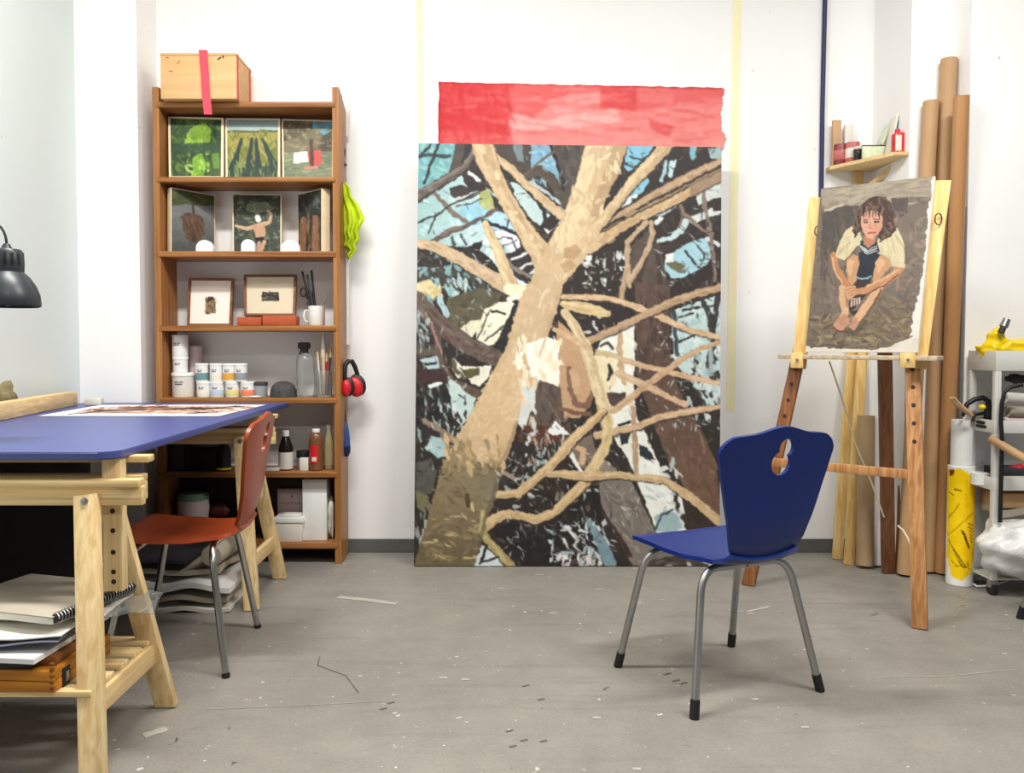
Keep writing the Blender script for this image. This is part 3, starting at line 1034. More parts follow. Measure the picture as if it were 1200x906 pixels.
t.poly([(686, 372), (700, 366), (722, 376), (726, 390), (708, 396), (690, 392)], (54, 46, 44))
t.dabs((686, 368, 706, 394), 14, [WH, (206, 206, 200), DK2], 8, 4, 1, .7)
t.stroke([(704, 408), (712, 404), (718, 410)], (70, 64, 60), 3)
t.stroke([(713, 430, 3), (716, 440, 6), (712, 448, 3)], (52, 48, 44))
t.poly([(711, 462), (733, 462), (733, 470), (722, 480), (715, 476)], (80, 62, 58))
t.stroke([(735, 362), (742, 370)], DK2, 4)
t.poly([(726, 508), (740, 505), (736, 522), (729, 524)], (46, 50, 52))
t.poly([(748, 522), (758, 526), (768, 540), (766, 544), (750, 536)], (48, 52, 56))
t.stroke([(725, 500), (738, 496)], DK2, 3)
t.poly([(767, 606), (782, 598), (796, 606), (800, 620), (788, 626), (768, 624)], (150, 176, 180))
t.stroke([(768, 622, 2), (775, 606, 2.5), (788, 598, 2)], (50, 56, 60))
t.stroke([(790, 596), (804, 622)], (196, 206, 206), 3)
t.poly([(786, 572), (806, 584), (834, 610), (838, 622), (806, 624), (792, 596)], (56, 44, 38))
t.dabs((760, 545, 800, 600), 24, [(206, 216, 212), (236, 236, 228), (180, 196, 194)], 12, 5, 1.0, .4)
# tan block left of the birch
t.poly([(655, 378), (676, 398), (690, 424), (695, 470), (680, 492), (660, 492), (650, 452), (650, 415)], (194, 154, 114))
t.poly([(626, 448), (642, 448), (656, 454), (662, 496), (640, 504), (622, 498)], (96, 82, 74))
t.dabs((626, 452, 660, 498), 22, [(110, 96, 86), (80, 68, 62)], 16, 4, 1.2, .3)
t.stroke([(666, 434, 6), (668, 458, 6), (675, 476, 7), (688, 478, 7), (694, 462, 6)], (134, 96, 76))
t.stroke([(672, 438, 9), (676, 460, 9)], (204, 164, 124))
t.stroke([(655, 480), (676, 486), (690, 488)], (120, 84, 66), 5)
t.poly([(614, 494), (640, 502), (664, 500), (668, 516), (640, 524), (606, 520)], (92, 54, 40))
t.dabs((606, 492, 668, 525), 26, [(110, 66, 46), (72, 44, 36), (150, 120, 100)], 10, 3, 1.4, .4)
t.dabs((616, 510, 662, 545), 34, [WH, (210, 214, 212), (190, 160, 140), DK, (150, 176, 176)], 12, 4, 1.45, .3)
t.poly([(650, 494), (662, 506), (668, 512), (648, 512), (642, 508)], WH)
t.dabs((588, 535, 640, 580), 30, [DK2, (36, 32, 32), (150, 170, 170), DK2], 9, 5, .6, .8)
t.stroke([(588, 556), (602, 562), (612, 570)], (160, 140, 124), 5)
# grey trunk at the lower right, dark mass under the boughs
t.poly([(668, 556), (696, 558), (712, 600), (700, 640), (660, 664), (612, 664), (594, 646), (576, 622), (600, 612), (626, 620), (650, 612)], (38, 33, 31))
t.dabs((600, 560, 700, 606), 50, [(36, 32, 30), (90, 80, 72), (190, 196, 194), DK2, (120, 106, 96)], 10, 5, 1.0, .8)
t.dabs((646, 612, 712, 664), 70, [WH, (40, 36, 34), (206, 206, 204), (50, 44, 40), (170, 190, 194)], 11, 4, .9, .7)
t.dabs((586, 622, 650, 662), 30, [(44, 40, 38), (30, 28, 27), (86, 80, 76)], 12, 3, 1.1, .5)
t.dabs((640, 652, 712, 664), 24, [(222, 214, 210), WH, (200, 180, 172)], 10, 4, 1.4, .4)
t.poly([(702, 566), (724, 562), (740, 564), (756, 600), (772, 632), (800, 645), (800, 664), (742, 664), (722, 626), (704, 592)], (122, 112, 103))
t.dabs((704, 566, 770, 660), 60, [(134, 124, 114), (106, 96, 88), (150, 136, 124)], 14, 4, .9, .5, poly=[(704, 568), (738, 566), (770, 630), (772, 664), (742, 664), (710, 600)])
t.stroke([(690, 612, 6), (704, 636, 12), (716, 662, 14)], (116, 146, 156))
t.stroke([(706, 602, 3), (724, 628, 5), (738, 652, 6)], (70, 48, 42))
t.poly([(686, 538), (704, 536), (722, 552), (722, 556), (692, 558)], (136, 124, 110))
t.poly([(668, 520), (694, 512), (700, 536), (686, 552), (672, 540)], (120, 104, 90))
t.stroke([(672, 524, 6), (684, 530, 7), (682, 544, 6)], (206, 166, 124))
t.stroke([(668, 532), (676, 546), (683, 556)], (232, 230, 222), 5)
t.poly([(752, 660), (846, 640), (846, 668), (750, 668)], (70, 62, 56))
t.dabs((772, 650, 846, 666), 14, [(196, 190, 182), (60, 52, 48), (110, 96, 86)], 14, 4, .1, .3)
# --- the pale boughs
t.limb([(488, 286, 10), (508, 290, 14), (530, 300, 15), (552, 313, 15), (572, 325, 16), (590, 334, 20), (612, 346, 18)], (202, 172, 134), (222, 196, 160), (176, 142, 108), (58, 48, 44))
t.limb([(569, 264, 8), (578, 284, 12), (586, 300, 14), (592, 318, 14), (600, 338, 16), (612, 350, 14)], (216, 188, 140), (232, 210, 168), (176, 142, 104), (70, 58, 50))
t.stroke([(596, 340, 12), (612, 344, 18), (620, 352, 8)], (240, 226, 190))
t.stroke([(596, 352), (606, 350)], (236, 230, 214), 6)
t.limb([(578, 182, 9), (598, 198, 11), (617, 217, 11), (640, 238, 12), (658, 254, 13)], (206, 176, 134), (224, 200, 158), (160, 128, 94))
t.limb([(563, 164, 24), (571, 190, 25), (586, 220, 19), (602, 250, 19), (618, 276, 22), (634, 298, 28), (645, 322, 34)], (204, 174, 132), (222, 196, 152), (168, 134, 96), (70, 56, 46))
t.dabs((555, 168, 640, 310), 60, [(218, 190, 146), (190, 158, 116), (228, 204, 164)], 12, 4, 1.0, .4, poly=[(553, 168), (574, 168), (612, 250), (650, 318), (620, 300), (572, 212)])
t.poly([(688, 164), (737, 164), (726, 200), (708, 238), (700, 270), (690, 300), (660, 336), (656, 354), (640, 400), (630, 428), (628, 452), (618, 474), (609, 496), (596, 534), (586, 552), (582, 580), (570, 610), (562, 636), (557, 668), (484, 668), (500, 616), (512, 572), (520, 545), (534, 518), (547, 494), (562, 468), (577, 438), (592, 412), (597, 400), (603, 372), (609, 352), (622, 330), (634, 306), (640, 290), (656, 262), (668, 232), (680, 200)], (204, 174, 132))
t.poly([(686, 170), (706, 168), (690, 220), (684, 262), (668, 290), (650, 300), (660, 262), (670, 232)], (230, 206, 160), alpha=.8)
t.poly([(736, 168), (726, 202), (708, 238), (700, 262), (690, 250), (704, 214), (720, 168)], (178, 146, 106), alpha=.75)
t.dabs((645, 170, 738, 340), 170, [(218, 192, 150), (202, 172, 132), (212, 184, 140), (228, 206, 166)], 13, 4.5, 1.8, .5, poly=[(688, 168), (735, 168), (700, 262), (660, 330), (636, 310), (668, 232)])
t.stroke([(682, 262, 8), (690, 276, 12)], (182, 142, 98))
t.stroke([(664, 308, 10), (676, 302, 8)], (176, 136, 94))
t.dabs((592, 330, 662, 450), 160, [(216, 188, 150), (206, 174, 136), (224, 200, 162), (210, 178, 138)], 11, 4, 1.8, .6, poly=[(622, 332), (658, 340), (630, 440), (582, 440), (604, 372)])
t.poly([(598, 416), (616, 420), (612, 470), (598, 520), (548, 512), (564, 470), (582, 440)], (218, 182, 138), alpha=.8)
t.dabs((545, 430, 625, 550), 260, [(220, 188, 144), (210, 175, 131), (226, 196, 152), (212, 176, 130)], 11, 3, -.8, .5, poly=[(580, 436), (622, 440), (600, 500), (580, 545), (520, 545), (548, 494)])
t.poly([(640, 396), (652, 402), (656, 438), (655, 456), (642, 450), (630, 448), (622, 436), (612, 408)], (250, 242, 222))
t.dabs((606, 396, 656, 452), 34, [(252, 248, 236), (244, 230, 200), (238, 220, 184)], 14, 6, 1.4, .4)
t.poly([(612, 470), (626, 452), (628, 470), (616, 500), (606, 500)], (206, 210, 204))
t.dabs((606, 450, 630, 500), 14, [(214, 220, 216), (232, 206, 170)], 16, 5, 1.4, .2)
t.poly([(520, 545), (534, 520), (548, 520), (560, 545), (590, 545), (582, 580), (570, 610), (562, 636), (557, 668), (484, 668), (500, 616), (512, 572)], (150, 130, 96), grad=('y', 540, 650, (104, 90, 62)), alpha=.95)
t.poly([(538, 548), (584, 546), (578, 580), (566, 612), (560, 600), (556, 566)], (124, 116, 92), alpha=.8)
t.dabs((494, 530, 586, 664), 300, [(126, 112, 80), (140, 124, 92), (114, 102, 74), (134, 118, 86), (104, 92, 66)], 11, 3.4, .2, .6, poly=[(518, 545), (588, 545), (560, 662), (488, 662), (506, 600)])
t.dabs((500, 606, 560, 662), 26, [(196, 176, 122), (176, 152, 96), (206, 190, 142)], 12, 2, .15, .3)
t.stroke([(547, 582, 5), (549, 594, 6)], (80, 68, 44))
t.stroke([(553, 592), (555, 600)], (206, 188, 130), 3)
t.dabs((520, 515, 590, 556), 50, [(200, 166, 118), (170, 142, 100), (150, 132, 98), (216, 182, 136)], 12, 5, 1.3, .5)
# right-hand limbs
t.limb([(690, 284, 30), (716, 268, 24), (742, 254, 20), (770, 242, 18), (800, 226, 18), (848, 200, 20)], (204, 172, 126), (222, 194, 150), (172, 138, 98), (56, 46, 40))
t.limb([(706, 268, 8), (730, 252, 10), (756, 238, 13), (790, 219, 15), (820, 203, 14), (848, 190, 14)], (176, 144, 110), (200, 168, 128), (140, 112, 86), (56, 46, 40))
t.poly([(806, 214), (848, 192), (848, 212), (810, 232)], (142, 116, 92), alpha=.7)
t.stroke([(706, 270), (722, 260), (732, 256)], DK2, 3)
t.stroke([(746, 246), (770, 234), (800, 218), (830, 202), (848, 194)], (58, 46, 38), 2.8)
t.limb([(690, 280, 12), (706, 260, 12), (722, 238, 12), (741, 214, 13), (762, 192, 14), (786, 164, 17)], (210, 182, 138), (226, 202, 160), (170, 140, 104), (58, 48, 42))
t.limb([(737, 338, 6), (735, 312, 8), (735, 286, 8), (744, 276, 6), (757, 262, 8)], (186, 158, 126), (206, 180, 148))
t.limb([(738, 330, 8), (750, 312, 7), (760, 290, 7), (765, 276, 7), (763, 262, 6)], (186, 156, 122), (206, 180, 148))
t.limb([(733, 320, 5), (730, 336, 7), (728, 352, 7)], (180, 150, 116))
# thin boughs across the right half
t.limb([(728, 382, 6), (726, 410, 7), (729, 440, 8), (732, 452, 6)], (196, 162, 124))
t.limb([(742, 480, 6), (744, 520, 7), (746, 560, 7)], (176, 144, 112))
t.limb([(660, 358, 8), (678, 362, 15), (700, 366, 13), (712, 370, 8)], (214, 186, 132), (232, 212, 168), (170, 140, 100))
t.limb([(660, 350, 7), (686, 350, 8), (712, 351, 8), (736, 358, 9), (762, 368, 9), (784, 378, 9), (812, 390, 8), (848, 398, 8)], (206, 172, 132), (226, 198, 160), None, (70, 56, 48))
t.limb([(688, 402, 10), (712, 392, 10), (740, 378, 10), (766, 366, 10), (796, 352, 11), (822, 344, 10), (848, 338, 10)], (180, 146, 112), (204, 172, 134), None, (66, 54, 48))
t.limb([(662, 368, 10), (674, 386, 12), (686, 408, 13), (694, 432, 14), (700, 456, 15), (708, 480, 15), (712, 498, 15)], (214, 190, 146), (232, 214, 174), (186, 156, 116))
t.limb([(650, 388, 6), (668, 398, 8), (690, 410, 9)], (208, 174, 134))
t.limb([(700, 415, 8), (716, 418, 7), (728, 422, 5)], (200, 176, 130))
t.limb([(730, 424, 7), (752, 430, 8), (776, 436, 8), (806, 444, 8), (848, 452, 7)], (202, 166, 128), (220, 190, 152))
t.limb([(726, 440, 12), (744, 448, 10), (766, 458, 9), (784, 468, 8), (804, 476, 8)], (206, 172, 134), (222, 194, 156))
t.limb([(718, 484, 9), (738, 470, 10), (758, 452, 9), (780, 438, 9), (800, 422, 8), (822, 410, 7), (846, 402, 6)], (194, 158, 120), (214, 182, 146))
t.limb([(700, 512, 11), (726, 506, 9), (748, 502, 9), (770, 492, 9), (796, 486, 9), (820, 482, 8), (850, 478, 6)], (204, 168, 128), (222, 190, 150), None, (66, 54, 46))
t.limb([(708, 486, 14), (712, 506, 13), (710, 524, 12), (700, 542, 13), (692, 556, 15)], (208, 180, 128), (226, 204, 158))
t.limb([(584, 582, 10), (608, 580, 12), (630, 561, 12), (652, 541, 13), (672, 516, 13), (690, 500, 12), (706, 484, 10)], (206, 174, 126), (224, 196, 150), (176, 142, 100), (52, 42, 36))
t.limb([(566, 622, 12), (576, 612, 14), (592, 604, 12), (612, 606, 11), (628, 611, 13), (650, 602, 12), (668, 584, 13), (684, 568, 14), (694, 556, 14)], (206, 174, 126), (222, 194, 150), (176, 142, 100), (50, 40, 36))
t.limb([(644, 557, 9), (666, 558, 11), (692, 560, 12), (722, 558, 9), (750, 561, 9), (778, 564, 10), (800, 578, 12), (824, 596, 12), (850, 618, 14)], (204, 172, 126), (222, 192, 146), (172, 140, 100), (54, 44, 38))
t.limb([(566, 602, 7), (564, 622, 9), (572, 636, 10), (584, 648, 11), (600, 666, 11)], (178, 158, 102), (206, 186, 130))
t.poly([(554, 668), (560, 652), (566, 640), (574, 646), (584, 656), (592, 668)], (206, 216, 220))
t.stroke([(563, 662), (568, 648), (570, 642)], DK2, 3)
t.stroke([(566, 660), (584, 654)], DK2, 2.4)

# joint of the right-hand limbs with the trunk
t.poly([(640, 330), (655, 300), (676, 272), (694, 262), (704, 274), (692, 296), (668, 322), (652, 340)], (208, 178, 138), alpha=.9)
t.poly([(660, 262), (680, 240), (692, 250), (686, 276), (666, 296), (650, 300)], (226, 202, 158), alpha=.6)
t.dabs((640, 260, 705, 340), 70, [(218, 190, 148), (200, 168, 126), (228, 204, 160)], 9, 3.5, 2.0, .7, poly=[(640, 330), (660, 270), (694, 262), (704, 274), (668, 322), (650, 338)], alpha=.7)
t.poly([(661, 293), (674, 288), (682, 296), (672, 306), (660, 304)], (178, 138, 96), alpha=.7)
t.poly([(655, 312), (668, 306), (676, 314), (664, 322)], (184, 144, 100), alpha=.7)
# shaded right edge of the leaning trunk, fine marks all over
t.stroke([(654, 350, 5), (640, 396, 5), (632, 420, 3)], (184, 150, 114), alpha=.5)
t.stroke([(606, 498, 4), (594, 532, 5), (584, 548, 4)], (160, 130, 92), alpha=.7)
t.stroke([(586, 552, 5), (580, 580, 6), (568, 612, 5), (562, 640, 4)], (96, 86, 66), alpha=.6)
for box, n, cols, ln, wd, an in (
        ((490, 225, 600, 330), 60, [(62, 58, 58), (84, 78, 76), (214, 224, 226)], 10, 1.2, .6),
        ((490, 306, 590, 420), 90, [(54, 50, 46), (150, 178, 178), (92, 86, 70), (186, 204, 200)], 7, 1.6, 1.2),
        ((490, 420, 545, 560), 90, [(34, 32, 32), (170, 190, 184), (70, 62, 58), (120, 108, 98), (210, 220, 214)], 8, 1.7, 1.3),
        ((580, 500, 700, 612), 150, [(32, 29, 28), (206, 208, 204), (120, 100, 86), (150, 168, 168), (66, 52, 46), (170, 140, 116)], 7, 1.8, 1.1),
        ((590, 605, 720, 662), 150, [(28, 26, 25), (212, 212, 208), (44, 40, 38), (150, 160, 160), (84, 76, 70)], 8, 1.7, 1.0),
        ((720, 170, 845, 260), 60, [(46, 42, 42), (160, 190, 198), (92, 80, 70)], 9, 1.4, 1.1),
        ((770, 255, 845, 345), 70, [(50, 44, 42), (190, 206, 206), (90, 78, 70)], 8, 1.4, .5),
        ((786, 350, 845, 505), 130, [(46, 42, 42), (208, 218, 214), (150, 180, 180), (110, 96, 84)], 8, 1.5, 1.1),
        ((682, 296, 735, 345), 50, [(228, 230, 226), (46, 40, 40), (150, 150, 140)], 5, 2.2, 1.2),
        ((700, 380, 790, 620), 120, [(240, 238, 228), (196, 196, 184), (150, 160, 158), (70, 66, 64)], 6, 1.4, 1.1),
        ((575, 168, 690, 250), 60, [(60, 54, 50), (96, 88, 78), (140, 180, 200)], 9, 1.5, 1.0)):
    # marks only where the ground shows, never over the pale boughs
    before = t.img.copy()
    t.dabs(box, n, cols, ln, wd, an, .7, alpha=.8)
    r_, g_, b__ = before[..., 0], before[..., 1], before[..., 2]
    bough = ((r_ - b__) > 42) & (r_ > 140)
    t.img[bough] = before[bough]
t.soft(1, .88, .99)
cpx = [(490.5, 168), (845.5, 172.5), (843, 663.5), (485, 665)]
c0 = FL(485, 665)
c1 = FL(843, 663.5)
yb = (c0.y + c1.y) / 2
ytop = yb + 0.12
q3 = [P(490.5, 168, ytop), P(845.5, 172.5, ytop), P(843, 664, yb), P(485, 664.5, yb)]
q3[2].z = q3[3].z = 0.004
root = thing('tree_painting', 'huge unframed canvas of pale tree trunk and tangled branches leaning on the back wall', 'painting', ((q3[2].x + q3[3].x) / 2, yb, 0))
slab(q3, (0, 0.03, 0.002)).done('stretcher', mat('canvas_edge', (74, 66, 60), 0.7), root, 0)
pos, colr = quad_grid([p + Vector((0, -0.0012, 0)) for p in q3], cpx, t, 1.3)
grid_object('painted_face', pos, colr, ATTR, root)

# ================================================================== BOOKCASE
YS = 3.765           # front of the bookcase
YSB = 3.955          # its back
sx0, sx1 = P(181, 300, YS).x, P(398, 300, YS).x
SW = 0.03
case = thing('bookcase', 'tall open wooden bookcase with seven boards against the back wall', 'bookcase', ((sx0 + sx1) / 2, (YS + YSB) / 2, 0))
ztop = ZP(102, YS)
for a in (sx0, sx1 - SW):
    b = B()
    pr_ = [(a, YS, 0), (a, YS, ztop), (a, YS + 0.03, ztop), (a, YSB, ztop - 0.055), (a, YSB, 0)]
    b.prism(pr_, (SW, 0, 0))
    b.done('side_panel', M['case_wood'], case, 0)
SHELF = []
for y0, y1 in ((119.5, 126), (207.5, 213.5), (294.5, 301), (381.5, 388), (466.5, 472.5), (553.5, 559.5), (636.5, 643)):
    za, zb = ZP(y0, YS), ZP(y1, YS)
    B().box(sx0 + SW - 0.012, sx1 - SW + 0.012, YS - 0.006, YB - 0.004, zb, za, 0.003).done('shelf_board', M['case_wood_x'], case, 30)
    SHELF.append(za)
TOP, S1, S2, S3, S4, S5, S6 = SHELF
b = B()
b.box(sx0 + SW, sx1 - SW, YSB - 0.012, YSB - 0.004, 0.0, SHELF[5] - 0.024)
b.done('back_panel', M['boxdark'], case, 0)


def pbox(x0, x1, ytop, Y0, depth, z0, ybot=None, bev=0.002, b=None, rot=0.0):
    """a box whose front face fills the given photo columns and top row at depth Y0, standing on z0"""
    zt = ZP(ytop, Y0)
    zb = z0 if ybot is None else ZP(ybot, Y0)
    zm = (zt + zb) / 2
    xa, xb = XZ(x0, zm, Y0), XZ(x1, zm, Y0)
    b = b or B()
    m = None
    if rot:
        c = Vector(((xa + xb) / 2, Y0 + depth / 2, 0))
        m = Matrix.Translation(c) @ Matrix.Rotation(rot, 4, 'Z') @ Matrix.Translation(-c)
    b.box(xa, xb, Y0, Y0 + depth, zb, zt, bev, m)
    return b


# ------------------------------------------------------------------ wooden crate on top
Yb = 3.72
xa, xb = P(188, 90, Yb).x, P(277, 90, Yb).x
zt = ZP(62, Yb)
cr = thing('wooden_box', 'pale wooden box with black scuffs and a pink strap on top of the bookcase', 'box', ((xa + xb) / 2, Yb + 0.12, TOP + 0.001))
B().box(xa, xb, Yb, Yb + 0.235, TOP + 0.001, zt - 0.012, 0.002).done('box_body', M['box_wood'], cr, 30)
B().box(xa - 0.002, xb + 0.002, Yb - 0.002, Yb + 0.237, zt - 0.012, zt, 0.002).done('lid', M['box_wood'], cr, 30)
sxa, sxb = P(233.5, 90, Yb).x, P(243, 90, Yb).x
b = B()
sp_ = [(Yb + 0.2, zt + 0.003), (Yb + 0.02, zt + 0.004), (Yb - 0.004, zt + 0.012), (Yb - 0.012, zt - 0.004), (Yb - 0.008, zt - 0.1), (Yb - 0.009, TOP + 0.01), (Yb - 0.012, TOP - 0.02), (Yb - 0.012, ZP(135, Yb))]


def strapf(u, v):
    k = v * (len(sp_) - 1)
    i = min(int(k), len(sp_) - 2)
    f = k - i
    y = sp_[i][0] * (1 - f) + sp_[i + 1][0] * f
    z = sp_[i][1] * (1 - f) + sp_[i + 1][1] * f
    return (sxa + (sxb - sxa) * u + 0.034 * max(0, v - .3), y, z)


b.surf(strapf, 2, 28, 0.002)
b.done('strap', M['pinkred'], cr, 40)
for yy in (Yb + 0.012, Yb + 0.20):
    B().box(xb - 0.001, xb + 0.003, yy, yy + 0.014, TOP + 0.002, zt).done('edge_band', M['red'], cr, 0)
for mx, my, dx, dy in ((255, 70, 4, -3), (261, 68, 2, -5), (207, 75, 4, -4), (198, 83, 5, 1), (203, 65, 6, -1), (214, 63, 5, 0), (194, 67, 4, 1)):
    p, q = P(mx, my, Yb - 0.001), P(mx + dx, my + dy, Yb - 0.001)
    B().bar(p, q, 0.006 if mx > 250 else 0.003, 0.001, (0, 1, 0), 0).done('scuff_mark', M['black'] if mx > 250 else M['case_wood'], cr, 0)

# ------------------------------------------------------------------ small canvases in the top bay
pa = Paint(195, 134, 265, 212, 2.2, (58, 84, 42), 21, .6)
pa.dabs((195, 134, 265, 212), 260, [(48, 74, 38), (74, 104, 46), (92, 122, 52), (40, 60, 44), (66, 92, 62)], 8, 4, 1.2, .8)
pa.poly([(218, 158), (226, 148), (240, 144), (248, 152), (246, 166), (232, 170), (220, 168)], (128, 168, 44), var=24)
pa.poly([(226, 184), (236, 178), (242, 192), (238, 206), (226, 206)], (120, 172, 44), var=24)
pa.poly([(248, 178), (256, 176), (258, 196), (250, 196)], (96, 136, 52), var=16)
pa.dabs((216, 144, 250, 206), 40, [(150, 190, 60), (100, 140, 40), (168, 200, 90)], 6, 3, 1.2, .7)
pa.poly([(198, 168), (262, 166), (262, 178), (232, 180), (198, 178)], (44, 72, 52), alpha=.7)
canvas('small_canvas', 'small green leafy canvas at the left of the top bookcase bay', 'painting', [(197, 136.5), (262, 138), (261.5, 207), (198, 207)], [3.86, 3.86, 3.80, 3.80], pa, 2.2, S1 + 0.001, 0.018, 0.011, group='canvases in the upper bays of the bookcase')
pb = Paint(262, 134, 332, 212, 2.2, (122, 122, 48), 22, .6)
pb.poly([(262, 134), (332, 134), (332, 154), (262, 153)], (126, 150, 152), grad=('y', 138, 153, (168, 186, 180)))
pb.stroke([(262, 154), (332, 153.5)], (60, 76, 52), 1.6)
pb.poly([(262, 155), (332, 155), (332, 172), (262, 172)], (156, 146, 64))
pb.dabs((264, 156, 330, 210), 160, [(140, 138, 56), (112, 120, 52), (90, 108, 54), (166, 158, 80)], 8, 2.5, 1.4, .4)
for xx in ((283, 163, 272, 200), (295, 162, 290, 206), (300, 163, 304, 206), (308, 163, 324, 200)):
    pb.stroke([(xx[0], xx[1], 3), ((xx[0] + xx[2]) / 2, (xx[1] + xx[3]) / 2, 6), (xx[2], xx[3], 12)], (44, 62, 56))
pb.poly([(264, 196), (332, 192), (332, 208), (264, 208)], (46, 66, 56), alpha=.8)
pb.dabs((266, 188, 330, 208), 40, [(150, 160, 80), (40, 58, 54), (120, 140, 80)], 10, 2, 1.5, .2)
canvas('small_canvas', 'small canvas of dark furrows in a yellow field, middle of the top bookcase bay', 'painting', [(264, 138.5), (328, 139), (328, 207.5), (264.5, 207.5)], [3.87, 3.87, 3.81, 3.81], pb, 2.2, S1 + 0.001, 0.018, 0.009, group='canvases in the upper bays of the bookcase')
pc_ = Paint(328, 134, 395, 212, 2.2, (120, 112, 84), 23, .6)
pc_.poly([(328, 134), (372, 134), (368, 150), (345, 162), (328, 166)], (92, 84, 62), var=14)
pc_.poly([(368, 134), (395, 134), (395, 160), (380, 158), (366, 150)], (90, 164, 192))
pc_.poly([(378, 158), (395, 152), (395, 176), (372, 176)], (84, 78, 62))
pc_.dabs((330, 140, 392, 176), 60, [(140, 124, 92), (104, 96, 72), (154, 140, 104)], 7, 3, .2, .7)
pc_.poly([(328, 178), (395, 176), (395, 208), (328, 208)], (122, 130, 98))
pc_.dabs((330, 178, 394, 208), 60, [(140, 146, 104), (98, 112, 84), (156, 160, 116)], 10, 2, 0, .2)
pc_.poly([(344, 178), (360, 176), (362, 188), (344, 190)], (236, 226, 204))
pc_.poly([(360, 178), (376, 174), (378, 190), (364, 194)], (204, 82, 74))
pc_.stroke([(365, 168, 3), (365, 178, 5), (366, 192, 4)], (96, 50, 42))
pc_.poly([(362, 163), (367, 163), (367, 169), (362, 169)], (84, 58, 44))
pc_.stroke([(358, 195), (372, 194)], (196, 130, 112), 3)
canvas('small_canvas', 'small canvas of a red boat figure on water, right of the top bookcase bay', 'painting', [(330, 139.5), (391, 141), (391, 207.5), (331, 207.5)], [3.88, 3.88, 3.82, 3.82], pc_, 2.2, S1 + 0.001, 0.018, 0.008, group='canvases in the upper bays of the bookcase')
# second bay
pd = Paint(190, 215, 255, 300, 2.2, (104, 106, 106), 24, .5)
pd.poly([(190, 215), (255, 215), (255, 240), (240, 242), (216, 238), (200, 243), (190, 240)], (70, 78, 40), var=18)
pd.poly([(196, 240), (255, 240), (255, 296), (196, 296)], (112, 114, 112), grad=('y', 250, 296, (72, 74, 72)))
pd.stroke([(225, 236, 2), (227, 252, 3)], (70, 58, 44))
pd.poly([(212, 252), (222, 248), (236, 252), (240, 262), (236, 276), (226, 282), (218, 278), (214, 268)], (92, 66, 50), var=16)
pd.dabs((214, 252, 238, 280), 30, [(116, 84, 62), (70, 50, 40)], 10, 1.6, 1.4, .25)
pd.stroke([(212, 254), (218, 250)], (88, 72, 60), 3)
canvas('small_canvas', 'small canvas of a round brown tree crown turned sideways, left in second bookcase bay', 'painting', [(200, 219.5), (252, 229), (252, 294.5), (200, 293)], [3.79, 3.93, 3.93, 3.79], pd, 2.2, S2 + 0.001, 0.04, 0.004, group='canvases in the upper bays of the bookcase')
pe_ = Paint(268, 222, 335, 300, 2.2, (62, 70, 56), 25, .5)
pe_.dabs((268, 222, 335, 300), 240, [(78, 88, 66), (50, 58, 48), (98, 106, 82), (44, 50, 44), (120, 128, 104)], 7, 2.4, .6, .8)
pe_.poly([(290, 238), (312, 236), (322, 244), (300, 250), (288, 246)], (150, 160, 126), alpha=.6)
pe_.stroke([(276, 263, 2.5), (290, 266, 4), (303, 262, 5), (316, 259, 4), (318, 250, 3), (314, 246, 3)], (204, 164, 132))
pe_.poly([(296, 262), (310, 260), (312, 272), (309, 277), (300, 277)], (198, 152, 118))
pe_.poly([(299, 276), (310, 275), (312, 282), (303, 283)], (34, 30, 30))
pe_.stroke([(304, 282, 5), (303, 295, 5)], (190, 146, 116))
pe_.stroke([(310, 280, 4), (306, 292, 4)], (196, 152, 122))
pe_.stroke([(302, 253), (303, 256)], (226, 224, 216), 6)
canvas('small_canvas', 'small dark canvas of a bathing figure seen from behind, middle of second bookcase bay', 'painting', [(272, 227), (330, 228), (330, 293.5), (273, 294)], [3.93, 3.93, 3.89, 3.89], pe_, 2.2, S2 + 0.001, 0.018, 0.006, group='canvases in the upper bays of the bookcase')
pf = Paint(345, 215, 392, 300, 2.2, (60, 62, 54), 26, .5)
pf.dabs((345, 215, 392, 300), 120, [(80, 84, 70), (46, 48, 44), (100, 110, 110), (66, 66, 54)], 9, 2.4, 1.2, .5)
pf.stroke([(356, 256, 7), (355, 294, 8)], (150, 106, 74))
pf.stroke([(370, 254, 7), (370, 294, 8)], (158, 112, 78))
pf.dabs((351, 256, 375, 294), 24, [(120, 84, 60), (180, 136, 98)], 14, 1.6, 1.5, .1)
canvas('small_canvas', 'small dark canvas with two upright trunks turned sideways, right in second bookcase bay', 'painting', [(349, 228), (377, 220.5), (377, 293), (350, 294.5)], [3.93, 3.79, 3.79, 3.93], pf, 2.2, S2 + 0.001, 0.045, 0.004, group='canvases in the upper bays of the bookcase')
for px, wpx, s_ in ((239.5, 20, 'in front of the round brown tree canvas'), (290.5, 16, 'in front of the bathing figure canvas'), (340, 22, 'near the two upright trunks canvas')):
    Y = 3.785
    x = XZ(px, S2, Y)
    r = wpx / 2 * Y / F_PX
    hh = 0.055 if wpx > 16 else 0.058
    b = B()
    pts = [(x - r, Y, S2 + 0.001), (x + r, Y, S2 + 0.001)] + [(x + r * math.cos(a), Y, S2 + hh - r + r * math.sin(a)) for a in [math.pi * k / 14 for k in range(15)]]
    b.prism(pts, (0, 0.028, 0))
    tag(b.done('bookend', M['white'], None, 40), 'white round-topped bookend ' + s_, 'bookend', 'white bookends on the second bay')

